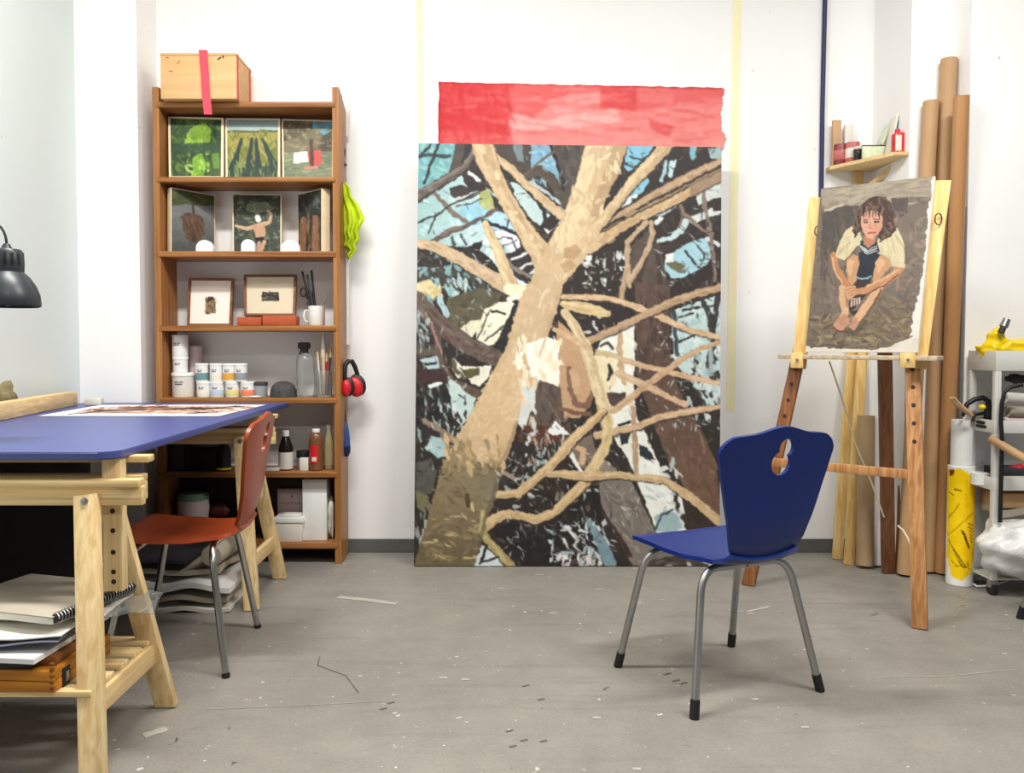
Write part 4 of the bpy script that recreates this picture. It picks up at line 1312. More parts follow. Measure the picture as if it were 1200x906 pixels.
# ------------------------------------------------------------------ framed pictures and mug
pg = Paint(215, 322, 280, 384, 2.2, (240, 226, 214), 27, .3)
pg.poly([(240, 352), (243, 347), (250, 347), (252, 352), (252, 366), (240, 366)], (120, 96, 66), var=30)
pg.poly([(243, 348), (249, 348), (250, 354), (242, 354)], (56, 46, 40))
pg.dabs((240, 347, 252, 367), 20, [(60, 50, 44), (150, 124, 84), (96, 78, 60)], 4, 2, .4, 1)
ph = Paint(280, 318, 352, 376, 2.2, (214, 200, 172), 28, .3)
ph.poly([(307, 342), (326, 342), (327, 352), (306, 353)], (70, 66, 58), var=24)
ph.dabs((307, 342, 326, 353), 20, [(110, 106, 96), (50, 46, 42)], 5, 1.8, .2, .8)


def framed(name, label, cpx, Ys, paint, z0, fw, group):
    c3 = [P(c[0], c[1], Y) for c, Y in zip(cpx, Ys)]
    for k in (2, 3):
        c3[k] = Vector((XZ(cpx[k][0], z0, Ys[k]), Ys[k], z0))
    ctr = sum(c3, Vector()) / 4
    t_ = thing(name, label, 'picture', Vector((ctr.x, ctr.y, z0)), 0, group)
    n = (c3[1] - c3[0]).cross(c3[3] - c3[0]).normalized()
    if n.dot(CAM - ctr) < 0:
        n = -n
    ux, uy = (c3[1] - c3[0]).normalized(), (c3[3] - c3[0]).normalized()
    b_ = B()
    th = 0.02
    i3 = [c3[0] + (ux + uy) * fw, c3[1] + (-ux + uy) * fw, c3[2] + (-ux - uy) * fw, c3[3] + (ux - uy) * fw]
    for k in range(4):
        b_.prism([c3[k], c3[(k + 1) % 4], i3[(k + 1) % 4], i3[k]], -n * th)
    b_.done('frame', M['frame_brown'], t_, 0)
    kx = fw * F_PX / Ys[0]
    slab([p - n * 0.009 for p in i3], -n * 0.006).done('backing', M['paper'], t_, 0)
    pos, colr = quad_grid([p - n * 0.008 for p in i3], inset(cpx, kx), paint, 2.2)
    grid_object('painted_face', pos, colr, ATTR_MATT, t_)
    return t_


framed('framed_picture', 'brown framed small portrait with wide white mount on the third bookcase bay', [(221, 325.5), (273.5, 326), (271, 381), (219, 381)], [3.92, 3.92, 3.86, 3.86], pg, S3 + 0.001, 0.011, 'framed pictures in the bookcase')
for k, (x0, x1, lb) in enumerate(((277, 306, 'left'), (307, 347, 'right'))):
    b = pbox(x0, x1, 371.5 if k == 0 else 370, 3.80, 0.075, S3 + 0.001, bev=0.006)
    tag(b.done('brick_piece', M['terracotta'], None, 40), 'broken terracotta brick piece under the framed picture, the %s one' % lb, 'brick', 'terracotta brick pieces')
framed('framed_picture', 'brown framed small landscape with beige mount standing on terracotta bricks', [(285.5, 321.5), (347, 321.5), (346, 370), (286, 370.5)], [3.90, 3.90, 3.85, 3.85], ph, ZP(370, 3.80) + 0.002, 0.011, 'framed pictures in the bookcase')


def mug_at(px, wpx, hpx, Y, z0, name, label, m, handle=True):
    r = wpx / 2 * Y / F_PX
    h = hpx * Y / F_PX
    x = XZ(px, z0 + h / 2, Y)
    t_ = thing(name, label, 'mug', (x, Y, z0 + 0.001))
    B().lathe([(r * .9, 0), (r, 0.006), (r, h), (r - .004, h), (r - .004, 0.008), (0, 0.008)], (x, Y, z0 + 0.001), 28, False).done('cup', m, t_, 40)
    if handle:
        B().tube([(x - r + .002, Y, z0 + h * .8), (x - r - .016, Y - .004, z0 + h * .78), (x - r - .022, Y - .005, z0 + h * .5), (x - r - .014, Y - .004, z0 + h * .25), (x - r + .002, Y, z0 + h * .2)], 0.004, 10).done('handle', m, t_, 60)
    return x, r, h


mx_, mr_, mh_ = mug_at(371, 19, 23, 3.86, S3, 'mug', 'white mug full of black scissors and tools on the third bay', M['white'])
zb_ = S3 + 0.012
b = B()
for k in (0, 1):
    q0 = Vector((mx_ - .004 + .006 * k, 3.86, zb_))
    q1 = P(352 + 8 * k, 333 + 5 * k, 3.86)
    b.bar(q0, q0 + (q1 - q0) * .55, .008, .003)
    c_ = q0 + (q1 - q0) * .8
    b.tube([c_ + Vector((.013 * math.cos(a), 0, .02 * math.sin(a))) for a in [2 * math.pi * j / 16 for j in range(17)]], .004, 8)
tag(b.done('scissors', M['black'], None, 50), 'black handled scissors standing in the white mug', 'scissors')
for k, (tx, ty, m_, lb) in enumerate(((354, 318, 'black', 'tall black pen standing in the white mug, first from the left'), (360, 322, 'charcoal', 'black marker standing in the white mug beside the scissors'), (365, 317, 'black', 'thick black marker leaning right in the white mug'), (385, 341, 'steel', 'thin grey brush leaning out of the white mug to the right'))):
    q1 = P(tx, ty, 3.86 - .006 + .004 * k)
    q0 = Vector((mx_ + (q1.x - mx_) * .05, 3.86 - .006 + .004 * k, zb_))
    tag(B().cyl(q0, q1, 0.0035 if k == 3 else 0.006, 0.002 if k == 3 else 0.0055, 12).done('marker_pen' if k < 3 else 'paint_brush', M[m_]), lb, 'pen' if k < 3 else 'brush', 'tools in the white mug')

# ------------------------------------------------------------------ tubs and jars in the fourth bay
M['lab_ink'] = mat('printed_ink', (66, 66, 70), 0.6)


def tub(px, wpx, ytop, ybot, Y, name, label, body, lid=None, band=None, cat='tub', z0=None, group=None, print_=True, lidh=4, taper=1.0):
    zt, zb = ZP(ytop, Y), (ZP(ybot, Y) if z0 is None else z0)
    x = XZ(px, (zt + zb) / 2, Y)
    r = wpx / 2 * Y / F_PX
    yc = Y + r
    t_ = thing(name, label, cat, (x, yc, zb), 0, group)
    lh = lidh * Y / F_PX
    B().lathe([(r * .94 * taper, 0), (r * .95 * taper, .002), (r * .95, zt - zb - lh)], (x, yc, zb), 28).done('tub_body', M[body], t_, 40)
    if lid:
        B().lathe([(r, zt - zb - lh), (r, zt - zb - .002), (r * .97, zt - zb)], (x, yc, zb), 28).done('lid', M[lid], t_, 40)
    H_ = zt - zb - lh
    if band:
        B().lathe([(r * .952, H_ * .08), (r * .962, H_ * .1), (r * .962, H_ * .52), (r * .952, H_ * .54)], (x, yc, zb), 28, False).done('colour_band', M[band], t_, 40)
    if print_:
        b_ = B()
        for (u0, u1, v) in ((-.5, -.1, .72), (.0, .35, .72), (-.45, .25, .62)):
            for j in range(4):
                a0 = -math.pi / 2 + (u0 + (u1 - u0) * j / 4)
                a1 = -math.pi / 2 + (u0 + (u1 - u0) * (j + 1) / 4) - .03
                rr = r * .968
                p_ = [(x + rr * math.cos(a0), yc + rr * math.sin(a0)), (x + rr * math.cos(a1), yc + rr * math.sin(a1))]
                z_ = zb + H_ * v
                b_.prism([(p_[0][0], p_[0][1], z_ - H_ * .03), (p_[1][0], p_[1][1], z_ - H_ * .03), (p_[1][0], p_[1][1], z_ + H_ * .03), (p_[0][0], p_[0][1], z_ + H_ * .03)], (0, .001, 0))
        b_.done('print', M['lab_ink'], t_, 0)
    return zt


M['teal'] = mat('teal_label', (110, 146, 146), 0.5)
M['ochre'] = mat('ochre_label', (224, 166, 72), 0.5)
M['ivory'] = mat('ivory_label', (232, 228, 214), 0.5)
M['skyblue'] = mat('sky_label', (186, 204, 220), 0.5)
M['lemon'] = mat('lemon_label', (220, 214, 140), 0.5)
M['coral'] = mat('coral_label', (236, 132, 100), 0.5)
M['greyjar'] = mat('grey_jar', (148, 152, 154), 0.4)
zt = tub(210, 27, 437, 466, 3.80, 'paint_tub', 'big square white paint tub at the bottom of the stack, left in fourth bay', 'offwhite', 'white', None, z0=S4 + .001, group='white tubs')
zt = tub(208, 18, 417.5, 437, 3.81, 'paint_tub', 'white paint tub in the middle of the tall stack, left in fourth bay', 'white', 'white', None, z0=zt + .001, group='white tubs')
zt = tub(207.5, 19, 392.5, 417, 3.81, 'paint_tub', 'white paint tub on top of the tall stack, left in fourth bay', 'white', 'white', None, z0=zt + .001, group='white tubs')
tub(226, 17, 405.5, 466, 3.90, 'paint_tub', 'tall pinkish grey container behind the stack of white tubs', 'pinkgrey', 'pinkgrey', None, z0=S4 + .001, print_=False, cat='container')
row1 = [(236, 'white', 'ivory', 'first small white paint jar in the lower row, beside the white tubs'), (252, 'white', 'skyblue', 'second small jar with pale blue band in the lower row'), (270, 'white', 'lemon', 'third small jar with yellow band in the lower row'), (288, 'white', 'coral', 'fourth small jar with coral orange band in the lower row')]
ztj = 0
for k, (px, bd, bn, lb) in enumerate(row1):
    ztj = tub(px, 17, 447.5, 466, 3.81, 'paint_jar', lb, bd, 'white', bn, 'jar', z0=S4 + .001, group='small paint jars', lidh=2.4)
row2 = [(234, 'white', 'teal', 'small jar with teal band, first in the upper row of jars'), (251, 'white', 'ivory', 'small white jar, second in the upper row of jars'), (266, 'white', 'ochre', 'small jar with ochre band, third in the upper row of jars'), (280, 'white', 'greyjar', 'small white jar with grey band, last in the upper row of jars')]
for k, (px, bd, bn, lb) in enumerate(row2):
    tub(px, 15.5, 426, 447, 3.813, 'paint_jar', lb, bd, 'white', bn, 'jar', z0=ztj + .001, group='small paint jars', lidh=2.4)
tub(303, 17, 448, 466, 3.82, 'grey_jar', 'small grey jar with charcoal lid between paint jars and dark dome', 'greyjar', 'charcoal', None, 'jar', z0=S4 + .001, print_=False)
tag(B().lathe([(0.012, 0), (0.03, .003), (0.03, .006), (0.012, .009)], (XZ(299, S4, 3.785), 3.785, S4 + .001), 20).done('jar_lid', M['white'], None, 40), 'small white lid lying flat in front of the grey jar', 'lid')
x = XZ(331, S4, 3.83)
b = B()
rr = 15.5 * 3.83 / F_PX
b.lathe([(rr, 0), (rr, .016), (rr * .96, .034), (rr * .84, .052), (rr * .6, .066), (rr * .3, .073), (0, .0745)], (x, 3.85, S4 + .001), 32)
tag(b.done('dark_dome', mat('stone_grey', (66, 66, 64), .8, var=.4, scale=90), None, 40), 'dark grey speckled half dome on the fourth bookcase bay', 'dome')
# spray bottle
Y = 3.85
x = XZ(358, S4 + .05, Y)
t_ = thing('spray_bottle', 'clear spray bottle with black trigger head on the fourth bay', 'bottle', (x, Y, S4 + .001))
h_ = ZP(414, Y) - S4
B().lathe([(.036, 0), (.042, .006), (.042, h_ * .82), (.036, h_ * .93), (.016, h_)], (x, Y, S4 + .001), 28).done('bottle_body', mat('cloudy_plastic', (238, 240, 238), .12, trans=.9), t_, 40)
b = B()
b.cyl((x, Y, S4 + h_), (x, Y, S4 + h_ + .022), .015, .015, 18)
b.box(x - .034, x + .024, Y - .014, Y + .014, S4 + h_ + .020, S4 + h_ + .052, .008)
b.tube([(x - .012, Y, S4 + h_ + .026), (x - .022, Y, S4 + h_ + .008), (x - .026, Y, S4 + h_ - .014)], .005, 8)
b.done('trigger_head', M['black'], t_, 40)
# jar of brushes
Y = 3.84
x = XZ(380, S4 + .05, Y)
t_ = thing('brush_jar', 'clear glass jar holding paint brushes on the right of fourth bay', 'jar', (x, Y, S4 + .001))
h_ = ZP(434, Y) - S4
B().lathe([(.034, 0), (.037, .004), (.037, h_), (.034, h_), (.034, .006), (0, .006)], (x, Y, S4 + .001), 28, False).done('glass_wall', M['glass'], t_, 40)
M['bristle'] = mat('bristle', (206, 178, 130), .8)
for k, (tx, ty, c_, lb) in enumerate(((372, 412, 'offwhite', 'pale handled brush leaning left in the glass jar'), (377, 408, 'kraft', 'light brown brush in the glass jar, bristles up'), (379, 391, 'offwhite', 'wide white handled brush standing tallest in the glass jar'), (383, 414, 'red', 'red handled brush in the glass jar'), (388, 408, 'charcoal', 'dark brush leaning right in the glass jar'), (385, 400, 'kraft', 'slim brown brush at the back of the glass jar'))):
    q1 = P(tx, ty, Y - .012 + .005 * k)
    q0 = Vector((x + (tx - 380) * .0018, Y - .012 + .005 * k, S4 + .012))
    t_ = thing('paint_brush', lb, 'brush', q0, 0, 'brushes in the glass jar')
    e_ = q0 + (q1 - q0) * .8
    wd = .007 if k != 2 else .012
    B().cyl(q0, e_, .003, wd * .7, 10).done('handle', M[c_], t_, 40)
    B().cyl(e_, q1, wd * .9, wd * .5, 10).done('bristles', M['bristle' if k != 2 else 'offwhite'], t_, 40)


# ------------------------------------------------------------------ fifth bay
def bottle(px, wpx, ytop, Y, z0, name, label, body, capm, labm=None, capw=.42, neck=.66, sh=.78, lab=(.1, .5), cap_h=.1):
    H_ = ZP(ytop, Y) - z0
    x_ = XZ(px, z0 + H_ / 2, Y)
    r = wpx / 2 * Y / F_PX
    t_ = thing(name, label, 'bottle', (x_, Y, z0 + .001), 0)
    B().lathe([(r * .9, 0), (r, .004), (r, H_ * neck * .86), (r * .92, H_ * neck), (r * capw * 1.05, H_ * sh), (r * capw * .9, H_ * (1 - cap_h))], (x_, Y, z0 + .001), 28).done('bottle_body', M[body], t_, 40)
    B().lathe([(r * capw, H_ * (1 - cap_h * 1.05)), (r * capw, H_ - .002), (r * capw * .9, H_)], (x_, Y, z0 + .001), 22).done('cap', M[capm], t_, 40)
    if labm:
        B().lathe([(r * 1.01, H_ * lab[0]), (r * 1.02, H_ * (lab[0] + .01)), (r * 1.02, H_ * lab[1]), (r * 1.01, H_ * (lab[1] + .01))], (x_, Y, z0 + .001), 28, False).done('paper_label', M[labm], t_, 40)
    return x_, r, H_


bottle(335, 17, 505, 3.84, S5, 'glass_bottle', 'dark brown bottle with white cap and white paper label, fifth bay', 'bottle_brown', 'white', 'offwhite', .48, .62, .82, (.03, .45), .13)
x_, r_, H_ = bottle(370.5, 17, 503, 3.83, S5, 'glass_bottle', 'brown glass bottle with red paper label and white cap, fifth bay', 'amber_liquid', 'white', None, .55, .84, .92, cap_h=.07)
# red paper label on its front
ob = [o for o in bpy.data.objects if o.name.startswith('glass_bottle')][-1]
b = B()
b.surf(lambda u, v: (x_ - .003 + r_ * 1.03 * math.sin(-.55 + 1.1 * u), 3.83 - r_ * 1.03 * math.cos(-.55 + 1.1 * u), S5 + H_ * (.2 + .42 * v)), 10, 4, .0006)
b.done('red_label', M['red'], ob, 40)
b = B()
b.surf(lambda u, v: (x_ - .003 + r_ * 1.045 * math.sin(-.3 + .6 * u), 3.83 - r_ * 1.045 * math.cos(-.3 + .6 * u), S5 + H_ * (.24 + .1 * v)), 10, 2, .0006)
b.done('label_patch', M['offwhite'], ob, 40)
bottle(385.5, 11, 498, 3.86, S5, 'glass_bottle', 'clear slim bottle with white neck tag at the right end of fifth bay', 'pale_liquid', 'offwhite', 'pale_liquid', .5, .6, .8, (.1, .4), .08)
tub(354, 17, 529, 552, 3.86, 'black_jar', 'squat jar with black lid beside the red label bottle', 'greyjar', 'black', None, 'jar', z0=S5 + .001, print_=False, lidh=8)
tag(pbox(351, 361, 537, 3.80, .03, S5 + .001).done('small_box', M['offwhite'], None, 30), 'little white box between dark bottle and red label bottle', 'box')
tag(pbox(311, 326, 549, 3.79, .05, S5 + .001).done('paper_packet', M['paper'], None, 30), 'flat white packet lying left of the dark brown bottle', 'packet')
for x0, x1, yt, m_, lb in ((197, 215, 522, 'charcoal', 'dark greenish box at the left end of the fifth bay'), (216, 222, 521, 'black', 'thin black case with pale spine mark, fifth bay'), (223, 254, 524, 'black', 'wide black box behind the red chair, fifth bay')):
    o = pbox(x0, x1, yt, 3.80, .13, S5 + .001).done('storage_case', M[m_], None, 30)
    tag(o, lb, 'box', 'dark boxes in the fifth bay')
bottle(262, 17, 515, 3.81, S5, 'squeeze_bottle', 'black squeeze bottle with yellow shoulder behind the red chair', 'black', 'charcoal', 'yellow', .5, .7, .85, (.04, .1), .1)

# ------------------------------------------------------------------ sixth bay
M['darkgreen'] = mat('dark_green', (40, 52, 46), .6)
t_ = thing('lidded_bowl', 'pinkish bowl with pale green lid in the bottom bay of the bookcase', 'bowl', (XZ(224, S6 + .1, 3.83), 3.862, S6 + .001))
x = t_.location.x
B().lathe([(.05, 0), (.068, .03), (.074, .08), (.072, .12)], (x, 3.862, S6 + .07), 28).done('bowl_body', M['pinkgrey'], t_, 40)
B().lathe([(.074, .12), (.074, .135), (.06, .15), (.02, .153)], (x, 3.862, S6 + .07), 28).done('lid', M['greenlid'], t_, 40)
B().box(x - .07, x + .07, 3.80, 3.92, S6 + .001, S6 + .071, .004).done('stand', M['boxdark'], t_, 30)
tag(B().ball((XZ(258, S6 + .05, 3.83), 3.83, S6 + .04), .04, (1.5, .9, .95), .12, 3).done('crumpled_bag', M['black'], None, 60), 'crumpled black plastic bag in the bottom bay beside the bowl', 'bag')
tag(B().ball((XZ(256, S6 + .13, 3.88), 3.90, S6 + .125), .036, (1.4, .6, 1), .1, 5).done('folded_cloth', M['darkred'], None, 60), 'dark red cloth bundle behind the black bag in bottom bay', 'cloth')
tag(B().ball((XZ(313, S6 + .1, 3.83), 3.85, S6 + .085), .05, (.62, .6, 1.7), .06, 6).done('red_pouch', M['red'], None, 60), 'red pouch squeezed between chair and grey boxes, bottom bay', 'pouch')
zt0 = ZP(613, 3.79)
b = pbox(322, 354, 611, 3.785, .13, S6 + .001)
t_ = thing('lidded_box', 'white lidded box at the front of the bottom bay', 'box', (XZ(338, S6, 3.79), 3.85, S6 + .001))
b.done('box_body', M['offwhite'], t_, 30)
pbox(320.5, 355.5, 607, 3.78, .14, S6, 613, b=B()).done('lid', M['white'], t_, 30)
tag(pbox(331, 353, 603, 3.80, .06, ZP(607, 3.78) + .001).done('small_box', M['paper'], None, 30), 'small flat white box on top of the lidded box', 'box')
t_ = thing('drawer_box', 'pinkish grey cardboard box with two drawers behind the lidded box', 'box', (XZ(338, S6, 3.93), 3.95, S6 + .001))
B().box(XZ(325, S6, 3.925), XZ(358, S6, 3.925), 3.928, 3.941, S6 + .001, ZP(573, 3.925), .003).done('box_body', M['pinkgrey'], t_, 30)
for a, c in ((574.5, 589), (590.5, 612)):
    d_ = pbox(326, 357, a, 3.922, .008, 0, c).done('drawer', M['pinkgrey'], t_, 30)
    B().cyl((XZ(342, .3, 3.918), 3.915, ZP((a + c) / 2, 3.92)), (XZ(342, .3, 3.918), 3.924, ZP((a + c) / 2, 3.92)), .004, .004, 12).done('knob', M['charcoal'], d_, 40)
tag(pbox(354.5, 383, 562, 3.81, .12, S6 + .001).done('tall_box', M['white'], None, 30), 'tall plain white box standing in the bottom bay', 'box')
tag(B().ball((XZ(387.5, S6 + .09, 3.83), 3.85, S6 + .1), .018, (.75, 1.6, 5.4), .16, 8).done('crumpled_paper', M['paper'], None, 60), 'crumpled whitish paper squeezed right of the tall white box', 'paper')

# ------------------------------------------------------------------ things hanging on the bookcase side
xs_ = sx1


def cloth_sheet(name, label, cat, outline, Y, m, amp=.012, seed=0, n=26, th=.003, fold=34.0):
    """hanging fabric: outline rows of (y, xleft, xright) photo pixels, folded in depth"""
    rn = random.Random(seed)
    ph_ = rn.uniform(0, 6)
    b_ = B()

    def f(u, v):
        k = v * (len(outline) - 1)
        i = min(int(k), len(outline) - 2)
        fr = k - i
        y = outline[i][0] * (1 - fr) + outline[i + 1][0] * fr
        xl = outline[i][1] * (1 - fr) + outline[i + 1][1] * fr
        xr_ = outline[i][2] * (1 - fr) + outline[i + 1][2] * fr
        dep = amp * (math.sin(fold * .35 * u + ph_ + 1.5 * v) + .5 * math.sin(fold * .8 * u + 2 * v)) * min(1, .25 + v)
        p = P(xl + (xr_ - xl) * u, y, Y + dep)
        return p
    b_.surf(f, n, n, th)
    return tag(b_.done(name, m, None, 60), label, cat)


cloth_sheet('lime_cloth', 'lime green cloth hanging on the right side of the bookcase', 'cloth', [(213, 399, 403), (220, 398.5, 410), (230, 397.5, 412), (240, 398, 420), (248, 400, 424), (257, 399, 428), (263, 402, 424), (272, 401, 420), (280, 404, 422), (287, 402, 417), (294, 408, 418), (299, 406, 413), (304, 409, 411)], 3.88, M['lime'], .016, 2, 40)
b = B()
b.tube([P(400, 112, 3.94), P(402, 140, 3.93), P(401, 165, 3.92), P(404, 180, 3.92)], .004, 8)
b.tube([P(400, 165, 3.92), P(404, 178, 3.915), P(401, 190, 3.91), P(406, 194, 3.915)], .006, 8)
tag(b.done('strap_cord', M['black'], None, 50), 'black cord hanging high on the right side of the bookcase', 'cord')
b = B()
b.prism([P(402.5, 116, 3.955), P(409, 122, 3.955), P(408, 160, 3.955), P(403, 158, 3.955)], (0, .002, 0))
tag(b.done('paper_sheet', M['paper'], None, 0), 'white paper strip hanging beside the black cord on the bookcase', 'paper')
# ear defenders
Y = 3.87
c0 = P(411, 425, Y)
t_ = thing('ear_defenders', 'red and black ear defenders hanging on the bookcase side', 'ear defenders', P(412, 466, Y))
b = B()
hb = [P(405, 452, Y - .03), P(403.5, 438, Y - .03), P(404.5, 428, Y - .02), P(408, 423.5, Y - .01), P(412.5, 423.5, Y), P(416, 430, Y + .01), P(420, 442, Y + .02), P(422, 452, Y + .02)]
b.tube(hb, [.008, .011, .012, .012, .012, .011, .010, .008], 12)
b.done('headband', M['black'], t_, 50)
for k, (px, py, dy, tilt) in enumerate(((405.5, 455, -.05, .0), (416.5, 453.5, .0, -.3))):
    c = P(px, py, Y + dy)
    mm = Matrix.Translation(c) @ Matrix.Rotation(tilt, 4, 'Y')
    b = B()
    b.ball((0, 0, 0), .032, (1.12, .62, 1.55) if k else (.75, .62, 1.3))
    bmesh.ops.transform(b.bm, matrix=mm, verts=b.bm.verts)
    cup = b.done('ear_cup', M['red'], t_, 60)
    b = B()
    b.ball((.011, .014, .006), .035, (1.12, .42, 1.55) if k else (.75, .42, 1.3))
    bmesh.ops.transform(b.bm, matrix=mm, verts=b.bm.verts)
    b.done('cushion', M['black'], cup, 60)
# dust brush
t_ = thing('dust_brush', 'blue and black hand brush hanging below the ear defenders', 'brush', P(405, 534, 3.87))
B().tube([P(402.5, 462, 3.885), P(403.5, 480, 3.88), P(404.5, 496, 3.875)], [.005, .005, .006], 10).done('handle', M['black'], t_, 50)
B().tube([P(404.5, 494, 3.875), P(404.8, 505, 3.872), P(405, 517, 3.87), P(405.5, 524, 3.87)], [.009, .018, .022, .021], 16).done('brush_body', M['brushblue'], t_, 60)
B().tube([P(405.5, 523, 3.87), P(406, 530, 3.87), P(406.5, 535, 3.87)], [.022, .019, .008], 16).done('bristles', M['navy'], t_, 60)
b = B()
b.box(sx1 + .0005, sx1 + .012, 3.93, 3.97, ZP(404, 3.93), ZP(300, 3.93), .001)
tag(b.done('white_batten', M['white'], None, 0), 'narrow white batten against the bookcase side above the ear defenders', 'batten')

# ================================================================== THE BLUE TABLE
ZT_ = 0.76
tx1 = -0.915
tx0 = XL + 0.02
ty0, ty1 = 1.985, 3.745
tb = B()
cr_ = 0.05
out = [(tx0, ty1), (tx0, ty0)]
for k in range(9):
    a = -math.pi / 2 + math.pi / 2 * k / 8
    out.append((tx1 - cr_ + cr_ * math.cos(a), ty0 + cr_ + cr_ * math.sin(a)))
out.append((tx1, ty1))
tb.prism([(x, y, ZT_ - 0.02) for x, y in out], (0, 0, 0.02))
bmesh.ops.bevel(tb.bm, geom=[e for e in tb.bm.edges if abs(e.verts[0].co.z - e.verts[1].co.z) < 1e-5], offset=0.003, segments=2, affect='EDGES')
tag(tb.done('tabletop', M['blue_top'], None, 40), 'large blue painted tabletop with rounded corner resting on two pine trestles', 'tabletop')


def trestle(yc, label, slats=True):
    t = thing('trestle', label, 'trestle', (-1.35, yc, 0), 0, 'pine trestles under the blue tabletop')
    xr = -0.905
    for s in (-1, 1):                       # right-hand and left-hand legs, front and rear
        for side in (1, -1):
            xb = xr if side > 0 else -1.80
            xt = xb - 0.085 * side
            b = B()
            b.bar((xb, yc + s * 0.215, 0.0), (xt, yc + s * 0.05, 0.652), 0.058, 0.026, (0, 1, 0), 0.002)
            # cut feet level
            bmesh.ops.bisect_plane(b.bm, geom=b.bm.verts[:] + b.bm.edges[:] + b.bm.faces[:], plane_co=(0, 0, 0.003), plane_no=(0, 0, -1), clear_outer=True)
            bmesh.ops.holes_fill(b.bm, edges=b.bm.edges)
            b.done('leg', M['pine'], t, 30)
    for s in (-1, 1):
        x1 = -0.856 if s < 0 else -0.880
        y_ = yc + s * 0.035
        B().box(-1.80, x1, y_ - 0.013, y_ + 0.013, 0.625, 0.672, 0.002).done('rail', M['pine_x'], t, 30)
        B().box(-1.80, x1 - .004, y_ - 0.02 + s * .003, y_ + 0.02 + s * .003, 0.672, 0.69, 0.002).done('rail_cap', M['pine_x'], t, 30)
    for x in (-0.945, -1.72):
        p = B().box(x - 0.024, x + 0.024, yc - 0.017, yc + 0.017, 0.40, ZT_ - 0.0205, 0.002).done('post', M['pine'], t, 30)
        for zz in (0.425, 0.45, 0.50, 0.555, 0.605):
            B().cyl((x + .002, yc - 0.0175, zz), (x + .002, yc - 0.012, zz), 0.0065, 0.0065, 14).done('peg_hole', M['boxdark'], p, 40)
    B().box(-1.78, -0.868, yc + 0.022, yc + 0.062, 0.722, ZT_ - 0.0205, 0.002).done('top_beam', M['pine_x'], t, 30)
    for x in (-0.945, -1.72):
        B().bar((x + 0.02, yc - 0.175, 0.172), (x + 0.02, yc + 0.175, 0.172), 0.022, 0.055, (0, 0, 1), 0.002).done('foot_brace', M['pine_y'], t, 30)
    for k in range(5 if slats else 0):
        yy = yc - 0.16 + 0.08 * k
        B().box(-1.80, -0.945 + .02, yy - 0.022, yy + 0.022, 0.2, 0.214, 0.002).done('shelf_slat', M['pine_x'], t, 30)
    B().lathe([(0.009, 0), (0.009, .004), (.004, .006)], (0, 0, 0), 14).done('bolt', M['steel'], t, 40, True)
    o = bpy.data.objects[[o.name for o in t.children if o.name.startswith('bolt')][-1]]
    o.rotation_euler = (math.pi / 2, 0, 0)
    o.location = (-0.988 + 1.35, -0.066, 0.64)
    return t


NY = (FL(116, 925).y + FL(192, 828).y) / 2
FY = (FL(293, 716).y + FL(330, 678).y) / 2
trestle(NY, 'pine trestle nearest the camera holding up the front of the blue tabletop')
trestle(FY, 'pine trestle at the far end of the blue tabletop, beside the red chair', False)

# ------------------------------------------------------------------ on the table
pp_ = Paint(30, 470, 330, 492, 3.0, (240, 238, 236), 31, .4)
pp_.poly([(92, 484.6), (142, 476.2), (296, 475.8), (252, 484.6)], (190, 150, 128))
pp_.dabs((95, 476, 290, 484), 70, [(214, 184, 164), (150, 96, 70), (98, 64, 52), (230, 206, 190), (60, 46, 44)], 30, 1.4, 0, .08)
pp_.stroke([(80, 485.3, .8), (130, 481, 1.6), (170, 480.5, 1)], (44, 38, 42))
pp_.stroke([(190, 480, 1), (225, 478.5, 2.4), (270, 478, .8)], (70, 42, 34))
pp_.stroke([(140, 478, .8), (170, 477.4, 1.2), (200, 477, .6)], (120, 60, 30))
cpx_ = [(118, 474.6), (312, 474.2), (257, 487.3), (45, 487.3)]
q3_ = [FL(x, y, ZT_ + 0.0025) for x, y in cpx_]
pos, colr = quad_grid(q3_, cpx_, pp_, 1.5)
# finer rows in depth
v_, u_ = np.mgrid[0:60, 0:260]
u_ = u_ / 259
v_ = v_ / 59
q_ = [np.array(p) for p in q3_]
pos = ((q_[0] * (1 - u_)[..., None] + q_[1] * u_[..., None]) * (1 - v_)[..., None] + (q_[3] * (1 - u_)[..., None] + q_[2] * u_[..., None]) * v_[..., None])
XX = np.zeros(u_.shape)
YY = np.zeros(u_.shape)
for a in range(60):
    for c in range(260):
        d = Vector(pos[a, c]) - CAM
        dep = d.y * CT - d.z * ST
        XX[a, c] = CX + F_PX * d.x / dep
        YY[a, c] = CY - F_PX * (d.y * ST + d.z * CT) / dep
sheet = thing('printed_sheet', 'large white bordered print with brown and black image lying on the blue table', 'print', (float(pos[..., 0].mean()), float(pos[..., 1].mean()), ZT_ + 0.001))
slab([p - Vector((0, 0, 0.0006)) for p in q3_], (0, 0, -0.0012)).done('sheet', M['paper'], sheet, 0)
grid_object('printed_face', pos, pp_.sample(XX, YY), ATTR_MATT, sheet)

